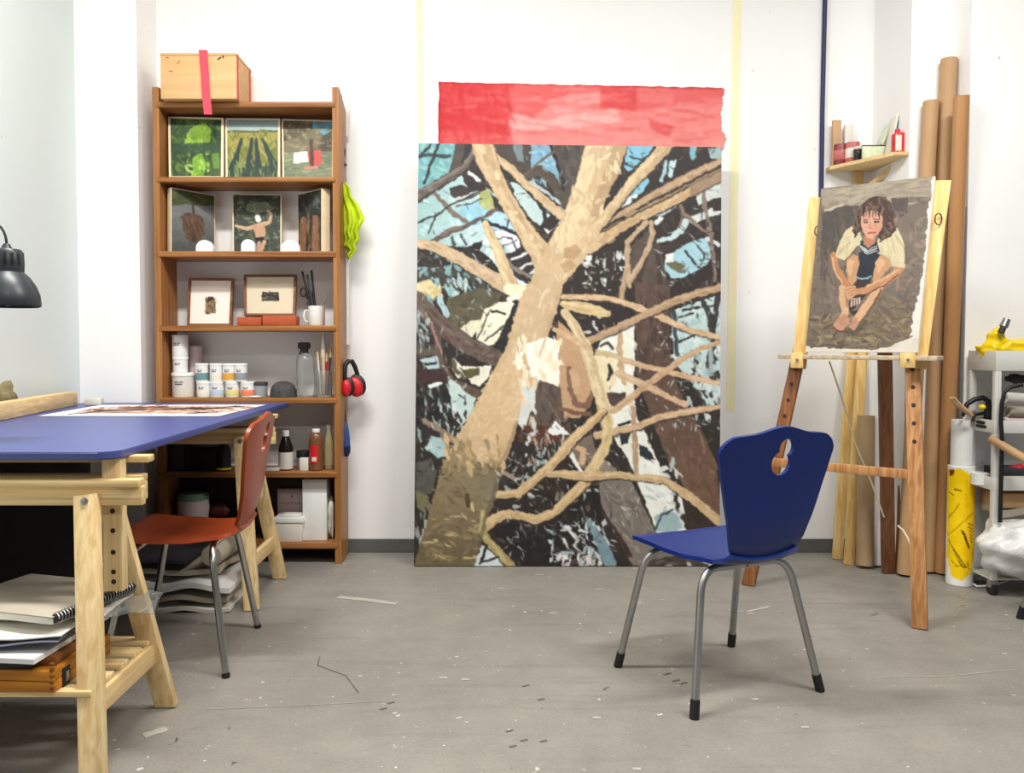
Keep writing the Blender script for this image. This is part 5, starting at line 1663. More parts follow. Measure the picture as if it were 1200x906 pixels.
# long timber offcut near the wall
a, c = FL(96, 475, ZT_), FL(24, 490, ZT_)
d_ = (a - c).normalized()
nrm_ = Vector((-d_.y, d_.x, 0))
b = B()
b.bar(c - d_ * 0.32 + nrm_ * .045 + Vector((0, 0, .031)), a + nrm_ * .045 + Vector((0, 0, .031)), 0.055, 0.06, (0, 0, 1), 0.003)
tag(b.done('timber_offcut', M['pine_y'], None, 30), 'long pale timber offcut lying at the back of the blue table by the left wall', 'timber')
tag(B().box(-1.77, -1.70, 3.56, 3.60, ZT_ + .001, ZT_ + .032, .003).done('white_block', M['offwhite'], None, 30), 'small whitish block at the far end of the timber offcut', 'block')
bx = P(2, 462, 3.02)
b = B()
b.ball((min(bx.x - .015, XL + 0.085 + .03), 3.06, ZT_ + .063), 0.04, (1.0, 1.1, 1.5), .16, 12)
tag(b.done('olive_cloth', mat('olive_cloth', (128, 116, 84), .9, var=.3, scale=40), None, 60), 'crumpled olive brown cloth behind the timber offcut at the left edge', 'cloth')

# lamp -----------------------------------------------------------------
LY = 2.2
lc = P(8, 300, LY)
r_ = 35 * LY / F_PX
zr = ZP(359, LY)
zs = ZP(318, LY)
zt = ZP(291, LY)
lamp = thing('desk_lamp', 'black metal desk lamp with bell shade hanging over the blue table', 'lamp', (lc.x, LY, ZT_))
prof = [(r_ * .985, zr), (r_, zr + .004), (r_ * .97, zr + .03), (r_ * .86, zr + .055), (r_ * .68, zr + .078), (r_ * .5, zs - .002)]
b = B()
b.lathe([(r, z) for r, z in prof] + [(r - .004, z - .002) for r, z in prof[::-1]], (lc.x, LY, 0), 40, False)
sh = b.done('shade', M['lamp'], lamp, 50)
b = B()
b.lathe([(.041, zs - .006), (.042, zs + .02), (.041, zt - .012), (.034, zt - .003), (.014, zt), (.010, zt + .008), (.008, zt + .012)], (lc.x, LY, 0), 32)
hs = b.done('lamp_socket_housing', M['lamp'], lamp, 40)
for k in range(-3, 4):
    a = -math.pi / 2 + k * .42
    rr = .0415
    b = B()
    x_, y_ = lc.x + rr * math.cos(a), LY + rr * math.sin(a)
    m_ = Matrix.Translation((x_, y_, 0)) @ Matrix.Rotation(a + math.pi / 2, 4, 'Z')
    b.box(-.004, .004, -.001, .003, zs + .015, zs + .048, 0.001, m_)
    b.done('vent_slot', M['black_soft'], hs, 30)
B().lathe([(.012, zs - .03), (.03, zs - .05), (.034, zs - .07), (.02, zs - .09), (0, zs - .094)], (lc.x, LY, 0), 24, False).done('bulb', M['offwhite'], lamp, 50)
b = B()
pts = []
for k in range(15):
    a = math.pi * k / 14
    pts.append((lc.x - .035 + .035 * math.cos(a) if k < 15 else 0, LY, zt + .012 + .055 * math.sin(a)))
b.tube(pts, .0035, 8)
b.done('cable', M['black'], lamp, 60)
b = B()
b.tube([(lc.x - .04, LY, zs + .02), (lc.x - .09, LY, zs + .05), (lc.x - .30, LY + .05, 1.32)], .007, 10)
b.tube([(lc.x - .30, LY + .05, 1.32), (lc.x - .42, LY + .1, ZT_ + .03)], .007, 10)
b.done('arm', M['lamp'], lamp, 50)
B().lathe([(.075, 0), (.075, .012), (.03, .03), (.012, .04)], (lc.x - .42, LY + .1, ZT_ + .0008), 32).done('base', M['lamp'], lamp, 40)

# ------------------------------------------------------------------ under the table, on the near trestle shelf
ZS = 0.2145
PBX1 = XZ(58, 0.25, NY - .21)
py0 = NY - .195
rb = Matrix.Translation((PBX1, py0, 0)) @ Matrix.Rotation(math.radians(-4), 4, 'Z') @ Matrix.Translation((-PBX1, -py0, 0))
zt_ = ZP(787, py0)
t_ = thing('pochade_box', 'amber wooden paint box with metal clasp on the near trestle shelf', 'box', (PBX1 - .17, py0 + .12, ZS + .001))
B().box(PBX1 - .36, PBX1, py0, py0 + .25, ZS + .001, zt_ - .026, .003, rb).done('box_body', M['amber_wood'], t_, 30)
lid_ = B().box(PBX1 - .36, PBX1, py0, py0 + .25, zt_ - .025, zt_, .003, rb).done('lid', M['amber_wood'], t_, 30)
B().box(PBX1, PBX1 + .003, py0 + .035, py0 + .065, zt_ - .052, zt_ - .008, .001, rb).done('clasp_plate', M['black'], t_, 30)
B().box(PBX1 + .003, PBX1 + .006, py0 + .044, py0 + .056, zt_ - .042, zt_ - .018, .001, rb).done('clasp', M['steel'], t_, 30)
for k in range(5):
    B().box(PBX1 - .008, PBX1 + .0006, py0 - .0006, py0 + .008, ZS + .008 + .014 * k, ZS + .015 + .014 * k, 0, rb).done('finger_joint', M['amber_dark'], t_, 0)
z1 = zt_ + .001
tag(B().box(PBX1 - .34, PBX1 - .01, py0 + .03, py0 + .27, z1, z1 + .022, .002).done('wooden_tray', M['amber_dark'], None, 30), 'dark brown wooden tray lying on top of the amber paint box', 'tray')
tag(B().box(PBX1 - .345, PBX1 - .055, py0 + .012, py0 + .028, z1, z1 + .02, .001).done('black_case', M['black'], None, 30), 'black pencil case on the front edge of the amber paint box', 'case')


def wavy_sheet(name, label, cat, x0, x1, y0, y1, z, m, th=.003, amp=.004, seed=0, group=None, rot=0.0, kx=9.0):
    rn = random.Random(seed)
    p1, p2 = rn.uniform(0, 6), rn.uniform(0, 6)
    cx_, cy_ = (x0 + x1) / 2, (y0 + y1) / 2
    ca, sa = math.cos(rot), math.sin(rot)
    b_ = B()

    def f(u, v):
        x = x0 + (x1 - x0) * u - cx_
        y = y0 + (y1 - y0) * v - cy_
        return (cx_ + x * ca - y * sa, cy_ + x * sa + y * ca, z + amp * (1 + math.sin(kx * u + p1) * math.cos(5 * v + p2)))
    b_.surf(f, 24, 16, th)
    return tag(b_.done(name, m, None, 60), label, cat, group)


z2 = z1 + .0255
EX = XZ(72, z2 + .03, py0)
z2 += .010
wavy_sheet('drawing_folder', 'thick white folder of papers at the bottom of the pile on the paint box', 'folder', EX - .44, EX - .035, py0 - .01, py0 + .35, z2, M['white'], .012, .002, 1, 'papers piled on the paint box', -.08)
wavy_sheet('paper_sheet', 'grey blue sheet with curled dark edge in the pile on the paint box', 'paper', EX - .44, EX - .025, py0 + .0, py0 + .33, z2 + .018, mat('bluegrey', (110, 112, 128), .7, var=.2), .002, .006, 2, 'papers piled on the paint box', .06)
wavy_sheet('paper_sheet', 'wide white sheet just under the sketchbook on the near trestle shelf', 'paper', EX - .44, EX - .018, py0 + .01, py0 + .36, z2 + .034, M['paper'], .003, .004, 3, 'papers piled on the paint box', .04)
wavy_sheet('paper_sheet', 'cream paper sheet sticking out right of the near trestle leg', 'paper', EX - .30, -.948, NY - .085, NY + .13, z2 + .048, M['offwhite'], .003, .004, 4, 'papers piled on the paint box', .02)
z3 = z2 + .062
SX = XZ(52, z3, py0)
t_ = thing('sketchbook', 'spiral bound sketchbook with grey cover on top of the paper pile', 'sketchbook', (SX - .15, py0 + .16, z3))
rs = Matrix.Translation((SX, py0 + .03, 0)) @ Matrix.Rotation(math.radians(-16), 4, 'Z') @ Matrix.Translation((-SX, -py0 - .03, 0))
B().box(SX - .34, SX, py0 + .03, py0 + .31, z3, z3 + .016, .001, rs).done('page_block', M['paper'], t_, 30)
B().box(SX - .345, SX + .004, py0 + .028, py0 + .312, z3 + .016, z3 + .019, .0005, rs).done('cover', M['greypaper'], t_, 30)
b = B()
hel = []
for k in range(26 * 10 + 1):
    a = 2 * math.pi * k / 10
    hel.append(rs @ Vector((SX + .002 + .012 * math.cos(a), py0 + .04 + .26 * k / 260, z3 + .012 + .013 * math.sin(a))))
b.tube(hel, .0017, 6)
b.done('spiral_wire', M['steel'], t_, 60)
b = B()
b.cyl(rs @ Vector((SX + .002, py0 + .036, z3 + .012)), rs @ Vector((SX + .002, py0 + .305, z3 + .012)), .010, .010, 14)
b.done('spine', M['black'], t_, 40)
wavy_sheet('plastic_sheet', 'clear stiff plastic sheet sticking out beside the near trestle leg', 'sheet', -1.0, -.86, NY - .05, NY + .14, .345, M['glass'], .001, .006, 7, None, .25)

# dark stored things in the back under the table
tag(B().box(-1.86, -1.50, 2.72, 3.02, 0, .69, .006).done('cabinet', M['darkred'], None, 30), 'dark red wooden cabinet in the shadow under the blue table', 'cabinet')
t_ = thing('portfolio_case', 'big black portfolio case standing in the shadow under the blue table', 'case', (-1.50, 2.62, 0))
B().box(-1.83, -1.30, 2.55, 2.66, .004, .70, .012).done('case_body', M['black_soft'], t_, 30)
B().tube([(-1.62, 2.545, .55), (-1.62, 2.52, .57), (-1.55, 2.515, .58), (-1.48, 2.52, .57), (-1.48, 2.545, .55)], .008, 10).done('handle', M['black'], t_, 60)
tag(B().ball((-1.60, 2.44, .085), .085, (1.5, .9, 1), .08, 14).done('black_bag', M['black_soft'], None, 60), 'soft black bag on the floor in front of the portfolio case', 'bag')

# ------------------------------------------------------------------ paper pile on the far trestle shelf
ye = FY - .245
for nm, lb, dx, dz, th, m_, sd, kx in (
        ('paper_pile', 'crumpled whitish paper lying lowest under the far trestle', 0, .006, .014, 'offwhite', 21, 15),
        ('paper_pile', 'brown grey crumpled paper layer just above the lowest paper', .01, .050, .02, 'greypaper', 22, 13),
        ('paper_pile', 'white paper sheet with wavy edge in the middle of the far trestle pile', -.005, .096, .02, 'white', 23, 12),
        ('paper_pile', 'grey folded paper near the top of the far trestle pile', .05, .142, .02, 'greypaper', 24, 10)):
    wavy_sheet(nm, lb, 'paper', -1.50, -.985 - dx, ye + dx, FY + .13, dz, M[m_], th, .012, sd, 'papers under the far trestle', 0, kx)
wavy_sheet('cardboard_folder', 'dark grey flat folder on top of the far trestle pile', 'folder', -1.48, -1.16, ye + .03, FY + .12, .188, M['charcoal'], .012, .006, 25, 'papers under the far trestle', 0, 8)
tag(B().tube([(-1.06, ye + .03, .212), (-1.05, FY - .05, .214), (-1.04, FY + .12, .216)], [.040, .040, .038], 18).done('paper_roll', M['greypaper'], None, 50), 'rolled grey paper lying on the right end of the far trestle pile', 'paper roll')


# ================================================================== CHAIRS
def chair_shell(kind):
    """moulded plywood: seat and back surfaces in chair space (front is +y)"""
    def hw_seat(v):
        pts = [(0, .116), (.14, .122), (.3, .142), (.55, .178), (.75, .194), (.92, .186), (1, .165)]
        for (a, x), (c, y) in zip(pts[:-1], pts[1:]):
            if v <= c:
                f = (v - a) / (c - a)
                f = f * f * (3 - 2 * f)
                return x + (y - x) * f
        return pts[-1][1]
    prof = [(-.205, .432), (-.185, .417), (-.15, .408), (-.06, .404), (.05, .410), (.15, .419), (.19, .418), (.212, .408)]

    def f(u, v):
        k = v * (len(prof) - 1)
        i = min(int(k), len(prof) - 2)
        fr = k - i
        y = prof[i][0] * (1 - fr) + prof[i + 1][0] * fr
        z = prof[i][1] * (1 - fr) + prof[i + 1][1] * fr
        s = u * 2 - 1
        front = max(0, v - .75) / .25
        return (s * hw_seat(v), y - front * .03 * abs(s) ** 3, z + .012 * s * s * (1 - v) + .004 * s * s)

    bprof = [(0, -.205, .432), (.12, -.222, .468), (.3, -.238, .535), (.55, -.252, .630), (.8, -.268, .725), (1, -.284, .802)]

    def hw_back(t):
        pts = [(0, .116), (.08, .128), (.2, .140), (.4, .161), (.65, .186), (.8, .200), (.88, .201), (.94, .194), (1, .178)]
        for (a, x), (c, y) in zip(pts[:-1], pts[1:]):
            if t <= c:
                q = (t - a) / (c - a)
                return x + (y - x) * q
        return pts[-1][1]

    def crown(s):
        s = abs(s)
        if s < .62:
            return 1 - .055 * (1 - math.cos(math.pi * s / .62)) / 2
        if s < .76:
            return .945 - .008 * (s - .62) / .14
        return .937 - .105 * ((s - .76) / .24) ** 2.3

    def g(u, v):
        s = u * 2 - 1
        t = v * crown(s)
        for (a, y0, z0), (c, y1, z1_) in zip(bprof[:-1], bprof[1:]):
            if t <= c + 1e-9:
                q = (t - a) / (c - a)
                y, z = y0 + (y1 - y0) * q, z0 + (z1_ - z0) * q
                break
        return (s * hw_back(t), y + .012 * s * s * (.4 + t), z + .012 * s * s * (1 - t) * (1 if t < .3 else .3 / max(t, .3)))
    return f, g


def make_chair(name, label, loc, rotz, m, tube_m, foot_caps, group):
    t = thing(name, label, 'chair', loc, rotz, group)
    f, g = chair_shell(None)
    b = B()
    b.surf(f, 24, 42, .012)
    seat = b.done('seat', m, t, 50, True)
    b = B()
    b.surf(g, 36, 48, .012)
    back = b.done('backrest', m, t, 50, True)
    # pierced handle: two overlapping round holes
    for (hx, hz, r, sxx) in ((.014, .742, .026, 1.0), (.002, .700, .034, 1.0)):
        c = B()
        c.cyl((hx, -.40, hz), (hx, -.12, hz), r, r, 32)
        co = c.done('cutter', m, None, 0)
        co.parent = t
        md = back.modifiers.new('hole', 'BOOLEAN')
        md.operation = 'DIFFERENCE'
        md.solver = 'EXACT'
        md.object = co
        bpy.context.view_layer.update()
        dg = bpy.context.evaluated_depsgraph_get()
        me = bpy.data.meshes.new_from_object(back.evaluated_get(dg))
        back.modifiers.clear()
        old = back.data
        back.data = me
        bpy.data.objects.remove(co)
        bpy.data.meshes.remove(old)
    for p in back.data.polygons:
        p.use_smooth = True
    back.data.set_sharp_from_angle(angle=math.radians(40))
    for sy, yb, yt in ((1, .192, .105), (-1, -.188, -.125)):
        for s in (-1, 1):
            zt = .388
            x1 = .165 if sy > 0 else .145
            pts = [(0.004 * s, yt, zt)]
            fx = .222
            ex = (x1, yt + (yb - yt) * .05, zt)
            for k in range(9):
                q = k / 8
                # quadratic bend from the horizontal run into the splayed leg
                p0 = Vector((s * (x1 - .045), yt, zt))
                p1 = Vector((s * (x1 + .012), yt + (yb - yt) * .08, zt))
                p2 = Vector((s * (x1 + .02 + .004), yt + (yb - yt) * .24, zt - .07))
                pts.append(p0 * (1 - q) ** 2 + p1 * 2 * q * (1 - q) + p2 * q * q)
            pts.append((s * fx, yb, .002 if not foot_caps else .03))
            b = B()
            b.tube(pts, .0112, 14)
            leg = b.done('leg', tube_m, t, 60, True)
            a, c = Vector(pts[-2]), Vector((s * fx, yb, .03 if foot_caps else .002))
            d = (c - a).normalized()
            e = c + d * ((c.z - .0005) / -d.z)
            b = B()
            hcap = .05 if foot_caps else .014
            b.tube([e - d * hcap, e], .0135 if foot_caps else .0125, 14)
            b.done('foot_cap', M['black'], leg, 40, True)
    return t


ft = [FL(816, 843), FL(958, 811), FL(727, 781), FL(858, 758)]     # near, right, front left, front right feet of the blue chair
ctr = sum(ft, Vector()) / 4
rv = ((ft[1] - ft[0]) + (ft[3] - ft[2])) / 2
ang = math.atan2(rv.y, rv.x)
print('blue chair', ctr, math.degrees(ang), rv.length, (ft[2] - ft[0]).length)
make_chair('chair', 'blue plywood chair with pierced backrest standing alone on the open floor', (ctr.x, ctr.y, 0), ang, M['blue_chair'], M['steel'], True, 'pierced back plywood chairs')
fa, fb = FL(267, 792), FL(302, 737)
rv = fb - fa
ang = math.atan2(rv.y, rv.x)
fw_ = Vector((-math.sin(ang), math.cos(ang)))
c2 = Vector(((fa.x + fb.x) / 2, (fa.y + fb.y) / 2)) + fw_ * .19
print('red chair', c2, math.degrees(ang), rv.length)
make_chair('chair', 'reddish orange plywood chair pushed sideways under the blue table', (c2.x, c2.y, 0), ang, M['red_chair'], M['chrome'], False, 'pierced back plywood chairs')
f3_ = FL(1195, 726)
make_chair('chair', 'metal legged chair almost wholly cut off at the right edge of the photo', (f3_.x + .232, f3_.y - .19, 0), 0.0, M['blue_chair'], M['steel'], True, 'pierced back plywood chairs')

# ================================================================== EASEL AND PORTRAIT
eL, eR = 3.40, 3.05           # depth of the ledge at its left and right


def eY(px, dy=0.0):
    return eL + (eR - eL) * (px - 935) / (1080 - 935) + dy


fr, fl = FL(1078, 737), FL(877, 686)
easel = thing('easel', 'wooden studio easel with peg holes holding the seated figure portrait', 'easel', ((fr.x + fl.x) / 2, (fr.y + fl.y) / 2 + .1, 0))
LEAN = 0.10
Lb, Rb = P(940, 420, eY(940)), P(1072, 420, eY(1072))
up = (0.55, 0.8, 0)
# lower legs with peg holes
for nm, foot, top in (('left', fl, Lb + Vector((0, .012, .06))), ('right', fr, Rb + Vector((-.004, .012, .06)))):
    b = B()
    b.bar(foot + Vector((0, 0, .001)), top, .052, .026, up, .002)
    bmesh.ops.bisect_plane(b.bm, geom=b.bm.verts[:] + b.bm.edges[:] + b.bm.faces[:], plane_co=(0, 0, 0.003), plane_no=(0, 0, -1), clear_outer=True)
    bmesh.ops.holes_fill(b.bm, edges=b.bm.edges)
    leg = b.done('leg', M['easel_brown' if nm == 'left' else 'easel_wood'], easel, 30)
    leg['label'] = 'dark brown leg with a row of peg holes' if nm == 'left' else 'light brown leg with a row of peg holes'
    d = (top - foot).normalized()
    z_ = d
    u_ = Vector(up)
    y_ = (u_ - z_ * u_.dot(z_)).normalized()
    if y_.dot(CAM - foot) < 0:
        y_ = -y_
    L_ = (top - foot).length
    for k in range(5):
        c = top - d * (.105 + .068 * k)
        B().cyl(c + y_ * .0125, c + y_ * .0145, .0075, .0075, 14).done('peg_hole', M['boxdark'], leg, 40)
# upper slats
for (x0, y0, x1, y1) in ((936, 432, 957, 232), (1076, 432, 1105, 212)):
    a, c = P(x0, y0, eY(x0, -.02)), P(x1, y1, eY(x1, LEAN - .02))
    B().bar(a, c, .056, .02, up, .002).done('upper_slat', M['pine_yellow'], easel, 30)
# ledge, clamps, crossbar, rear leg
la, lb_ = P(916, 418, eY(916, -.035)), P(1102, 420, eY(1102, -.035))
B().bar(la, lb_, .018, .07, up, .002).done('ledge', wood('ledge_wood', (170, 150, 124), (206, 188, 160), 'x'), easel, 30)
for px in (934, 1064):
    c = P(px, 422, eY(px, -.075))
    q = P(px + 16, 422, eY(px + 16, -.075)) - P(px, 422, eY(px, -.075))
    cl_ = B().bar(P(px - 7, 421, eY(px - 7, -.078)), P(px + 7, 421, eY(px + 7, -.078)), .05, .016, (0, 0, 1), .002)
    cl_ = B().bar(P(px, 413.5, eY(px, -.078)), P(px, 431, eY(px, -.078)), .05, .014, up, .002).done('clamp_block', M['pine_yellow'], easel, 30)
    cc = P(px, 422, eY(px, -.09))
    v_ = (CAM - cc).normalized()
    B().cyl(cc, cc + v_ * .006, .006, .006, 12).done('wing_bolt', M['steel'], easel, 40)
ca_, cb_ = P(900, 541, 3.36), P(1066, 556, 3.005)
B().bar(ca_, cb_, .034, .02, (.55, .8, 0), .002).done('crossbar', M['easel_wood'], easel, 30)
rf = FL(1041, 672)
B().bar(rf, P(1035, 300, eY(1035, .24)), .052, .03, (0, 1, 0), .002).done('rear_leg', M['brown_plank'], easel, 30)
for (hx, hy, hw_) in ((958, 271, 0), (1099, 257, 0)):
    c = P(hx, hy, eY(hx, LEAN * .8 - .038))
    B().tube([c + Vector((.013 * math.cos(a), -.004, .021 * math.sin(a))) for a in [2 * math.pi * k / 18 for k in range(19)]], .0022, 6).done('wire_ring', M['black'], easel, 60)

po = Paint(940, 203, 1102, 416, 2.6, (124, 110, 98), 41, .7)
po.dabs((940, 203, 1102, 416), 500, [(112, 98, 88), (138, 124, 108), (128, 112, 96), (148, 130, 110), (102, 90, 82)], 12, 3.5, .3, .8, alpha=.6)
po.poly([(962, 222), (1000, 218), (1030, 210), (1094, 207), (1092, 232), (1060, 230), (1046, 234), (1024, 236), (1005, 241), (985, 240), (975, 246), (964, 246)], (164, 150, 130), var=14)
po.dabs((970, 210, 1092, 240), 60, [(176, 164, 142), (150, 136, 118), (186, 172, 146)], 22, 4, -.1, .15, alpha=.7)
po.stroke([(968, 247), (978, 244), (990, 240)], (206, 194, 172), 2.5)
po.poly([(965, 250), (990, 242), (1010, 241), (1012, 270), (1000, 290), (985, 312), (975, 310), (962, 300)], (88, 80, 72), var=10)
po.poly([(1048, 232), (1066, 232), (1066, 252), (1050, 258)], (92, 82, 76))
po.dabs((962, 246, 1010, 330), 60, [(96, 86, 78), (110, 98, 90), (80, 72, 66)], 22, 3, 1.4, .25, alpha=.7)
po.dabs((948, 300, 1000, 400), 70, [(128, 112, 98), (112, 98, 88), (146, 128, 112)], 14, 4, 1.2, .6, alpha=.7)
po.dabs((1050, 250, 1088, 340), 60, [(140, 122, 104), (126, 110, 96), (156, 136, 118), (178, 140, 122)], 14, 4, .6, .8, alpha=.6)
po.dabs((955, 368, 1070, 408), 160, [(132, 112, 80), (112, 96, 70), (152, 132, 94), (168, 148, 108), (92, 78, 62)], 14, 2.4, -.2, .6)
po.dabs((1015, 350, 1072, 400), 60, [(150, 130, 92), (128, 112, 84), (112, 96, 78)], 16, 2.6, .3, .5)
# seated figure
SK, SKL, SKD = (212, 156, 112), (226, 178, 134), (176, 118, 84)
po.stroke([(986, 386, 6), (1006, 391, 7), (1018, 378, 6)], (92, 76, 58), alpha=.6)
po.poly([(1008, 328), (1024, 326), (1022, 342), (1000, 366), (1006, 372), (1012, 362), (998, 366), (1000, 340)], (64, 48, 44))
po.poly([(994, 306), (1003, 298), (1010, 301), (1011, 314), (1006, 330), (1001, 336), (996, 330)], SK)
po.poly([(994, 312), (999, 304), (1004, 306), (1000, 326)], SKL)
po.poly([(1025, 308), (1034, 300), (1044, 300), (1047, 312), (1036, 326), (1026, 333)], SK)
po.poly([(1030, 306), (1036, 302), (1040, 308), (1032, 322)], SKL)
po.poly([(1009, 296), (1020, 294), (1036, 297), (1029, 308), (1026, 326), (1017, 330), (1006, 326), (1011, 310)], (36, 44, 56), var=6)
po.stroke([(1006, 325, 1.6), (1014, 328, 2), (1025, 324, 1.6)], (150, 176, 180))
po.stroke([(990, 338, 9), (991, 352, 9.5), (994, 366, 9), (989, 374, 8)], SKL)
po.stroke([(994, 340, 3), (996, 360, 3)], SKD, alpha=.6)
po.stroke([(1034, 338, 9), (1024, 352, 10), (1014, 366, 10), (1006, 376, 9)], SKL)
po.stroke([(1036, 340, 2), (1026, 358, 2), (1012, 378, 2)], (120, 84, 60))
po.poly([(986, 372), (994, 368), (999, 374), (998, 382), (990, 387), (982, 386), (978, 381)], (204, 146, 114), var=16)
po.poly([(999, 372), (1008, 372), (1010, 380), (1004, 388), (998, 384), (1002, 378)], (208, 152, 118), var=16)
po.stroke([(978, 384), (988, 389), (996, 388)], (110, 70, 58), 1.6)
po.stroke([(979, 300, 9), (982, 314, 9), (990, 328, 8), (998, 336, 6)], (200, 136, 92))
po.stroke([(977, 302, 2.5), (981, 318, 2.5), (990, 332, 2)], SKL)
po.stroke([(1058, 312, 10), (1052, 322, 10), (1036, 333, 9), (1016, 341, 8), (1000, 343, 8)], (208, 144, 100))
po.stroke([(1056, 316, 2.6), (1044, 324, 2.6), (1020, 336, 2.4)], SKL)
po.stroke([(1056, 322, 1.4), (1038, 336, 1.4), (1018, 345, 1.4)], (120, 74, 52))
po.poly([(994, 337), (1006, 335), (1006, 346), (998, 352), (994, 346)], (222, 166, 124))
for k in range(4):
    po.stroke([(996 + k, 340 + 2.6 * k), (1006, 337.5 + 2.4 * k)], (172, 112, 82), .7)
for k in range(4):
    po.stroke([(1002 + 3 * k, 350, 2), (1001 + 3.2 * k, 359 - k, 2)], (226, 190, 172))
po.poly([(1002, 264), (1010, 268), (1014, 284), (1006, 290), (998, 300), (992, 306), (981, 301), (985, 286), (992, 272)], (222, 206, 164), var=12)
po.dabs((984, 270, 1010, 302), 18, [(200, 182, 138), (236, 222, 184)], 12, 1.8, -1.0, .3, poly=[(1002, 266), (1012, 284), (992, 304), (983, 300)])
po.poly([(1044, 263), (1054, 268), (1061, 282), (1063, 306), (1062, 314), (1048, 313), (1044, 302), (1032, 298), (1029, 286), (1036, 276)], (222, 206, 166), var=12)
po.dabs((1034, 266, 1062, 312), 26, [(190, 170, 124), (238, 224, 188), (204, 186, 142)], 16, 1.8, 1.35, .2, poly=[(1044, 265), (1060, 282), (1062, 312), (1048, 311), (1032, 292)])
po.poly([(1012, 282), (1031, 283), (1034, 296), (1024, 300), (1012, 294)], (44, 50, 60))
po.poly([(1015, 276), (1030, 276), (1028, 286), (1021, 291), (1015, 285)], (196, 130, 98))
for k in range(3):
    po.stroke([(1011 + k, 287 + 2.5 * k), (1020, 294 + 2 * k), (1031, 288 + 3 * k)], (226, 226, 224), 1.1)
po.poly([(1001, 271), (1006, 262), (1009, 250), (1013, 240), (1021, 233), (1031, 229.5), (1041, 231), (1047, 238), (1050, 252), (1051, 262), (1053, 270), (1046, 278), (1040, 281), (1035, 278), (1016, 276), (1012, 272), (1006, 275)], (76, 56, 48), var=14)
po.poly([(1011.5, 256), (1015, 250), (1024, 247), (1033, 248), (1038, 254), (1037.5, 266), (1033, 275), (1026.5, 281), (1020, 279), (1014, 271)], (228, 168, 138), var=7)
po.poly([(1027, 262), (1038, 256), (1037, 267), (1031, 277), (1026, 280), (1028, 270)], (208, 144, 112), alpha=.6)
hc = [(112, 84, 68), (58, 42, 38), (142, 110, 90), (96, 68, 56), (124, 92, 76)]
po.dabs((1000, 230, 1054, 282), 150, hc, 8, 1.3, 1.2, .7, poly=[(1002, 271), (1010, 246), (1022, 232), (1042, 231), (1050, 252), (1052, 270), (1042, 281), (1036, 276), (1039, 254), (1030, 246), (1016, 248), (1011, 258), (1012, 272)])
for k, x in enumerate((1012, 1015, 1018.5, 1022, 1026, 1029.5, 1033, 1036)):
    po.stroke([(x + 1.5, 243, 3), (x + .6, 250, 2.2), (x - .6 + .3 * k, 256.5 - 1.2 * (k % 3), .8)], hc[k % 5])
po.stroke([(1015, 258.6), (1020.5, 258)], (84, 56, 48), 1.1)
po.stroke([(1027.5, 257), (1034, 257.4)], (84, 56, 48), 1.1)
po.stroke([(1016, 261), (1020, 260.8)], (66, 48, 44), 1.7)
po.stroke([(1028.5, 259.8), (1032.8, 260)], (66, 48, 44), 1.7)
po.stroke([(1024, 260), (1022.8, 267), (1025.5, 268.6)], (184, 120, 96), 1.1)
po.stroke([(1020.5, 273.4), (1024, 272.6), (1028.5, 273)], (182, 78, 76), 2)
for (x, y) in ((1004, 268), (1006, 275), (1009, 264), (1040, 268), (1044, 274), (1039, 279), (1047, 266), (1036, 281)):
    po.stroke([(x - 2, y - 3, 1.5), (x + 1, y, 2.2), (x - 1, y + 3, 1.5)], hc[int(x) % 5])
# bare canvas edges
po.poly([(1094, 204), (1102, 204), (1080, 416), (1062, 416), (1068, 392), (1070, 370), (1078, 344), (1082, 310), (1086, 280), (1088, 250), (1091, 228)], (240, 236, 226), var=5, jit=2.2)
po.poly([(938, 404), (960, 407), (985, 409), (1030, 410), (1048, 406), (1066, 396), (1082, 396), (1082, 418), (938, 418)], (228, 222, 208), var=8, jit=1.6)
po.stroke([(950, 407), (975, 404), (990, 408)], (96, 84, 70), 2)
po.stroke([(1000, 408), (1040, 405), (1070, 394)], (120, 100, 76), 1.6)
po.soft(0, 1.05, .88)
q = [(962.5, 221), (1095.5, 206.5), (1075, 413), (944, 412.5)]
Ys_ = [eY(q[0][0], LEAN - .045), eY(q[1][0], LEAN - .045), eY(q[2][0], -.045), eY(q[3][0], -.045)]
canvas('portrait_canvas', 'portrait of a long haired person sitting with crossed arms, resting on the easel', 'painting', q, Ys_, po, 2.4, None, 0.012, 0, 'paper')

# ================================================================== RIGHT-HAND CORNER
def leaning(name, label, cat, bot, top, Yt, m, r=None, w=None, d=None, group=None, hollow=False, yoff=0.0):
    f = FL(*bot) + Vector((0, yoff, 0))
    t_ = P(top[0], top[1], Yt)
    b_ = B()
    if r:
        if hollow:
            dd = (t_ - f).normalized()
            b_.tube([f + Vector((0, 0, r * .35)), t_, t_, t_ - dd * .25], [r, r, r * .86, r * .86], 28)
        else:
            b_.tube([f + Vector((0, 0, r * .35)), t_], r, 28)
    else:
        b_.bar(f, t_, w, d, (0, 1, 0), .002)
    bmesh.ops.bisect_plane(b_.bm, geom=b_.bm.verts[:] + b_.bm.edges[:] + b_.bm.faces[:], plane_co=(0, 0, 0.001), plane_no=(0, 0, -1), clear_outer=True)
    bmesh.ops.holes_fill(b_.bm, edges=[e for e in b_.bm.edges if e.is_boundary])
    return tag(b_.done(name, m, None, 40), label, cat, group)


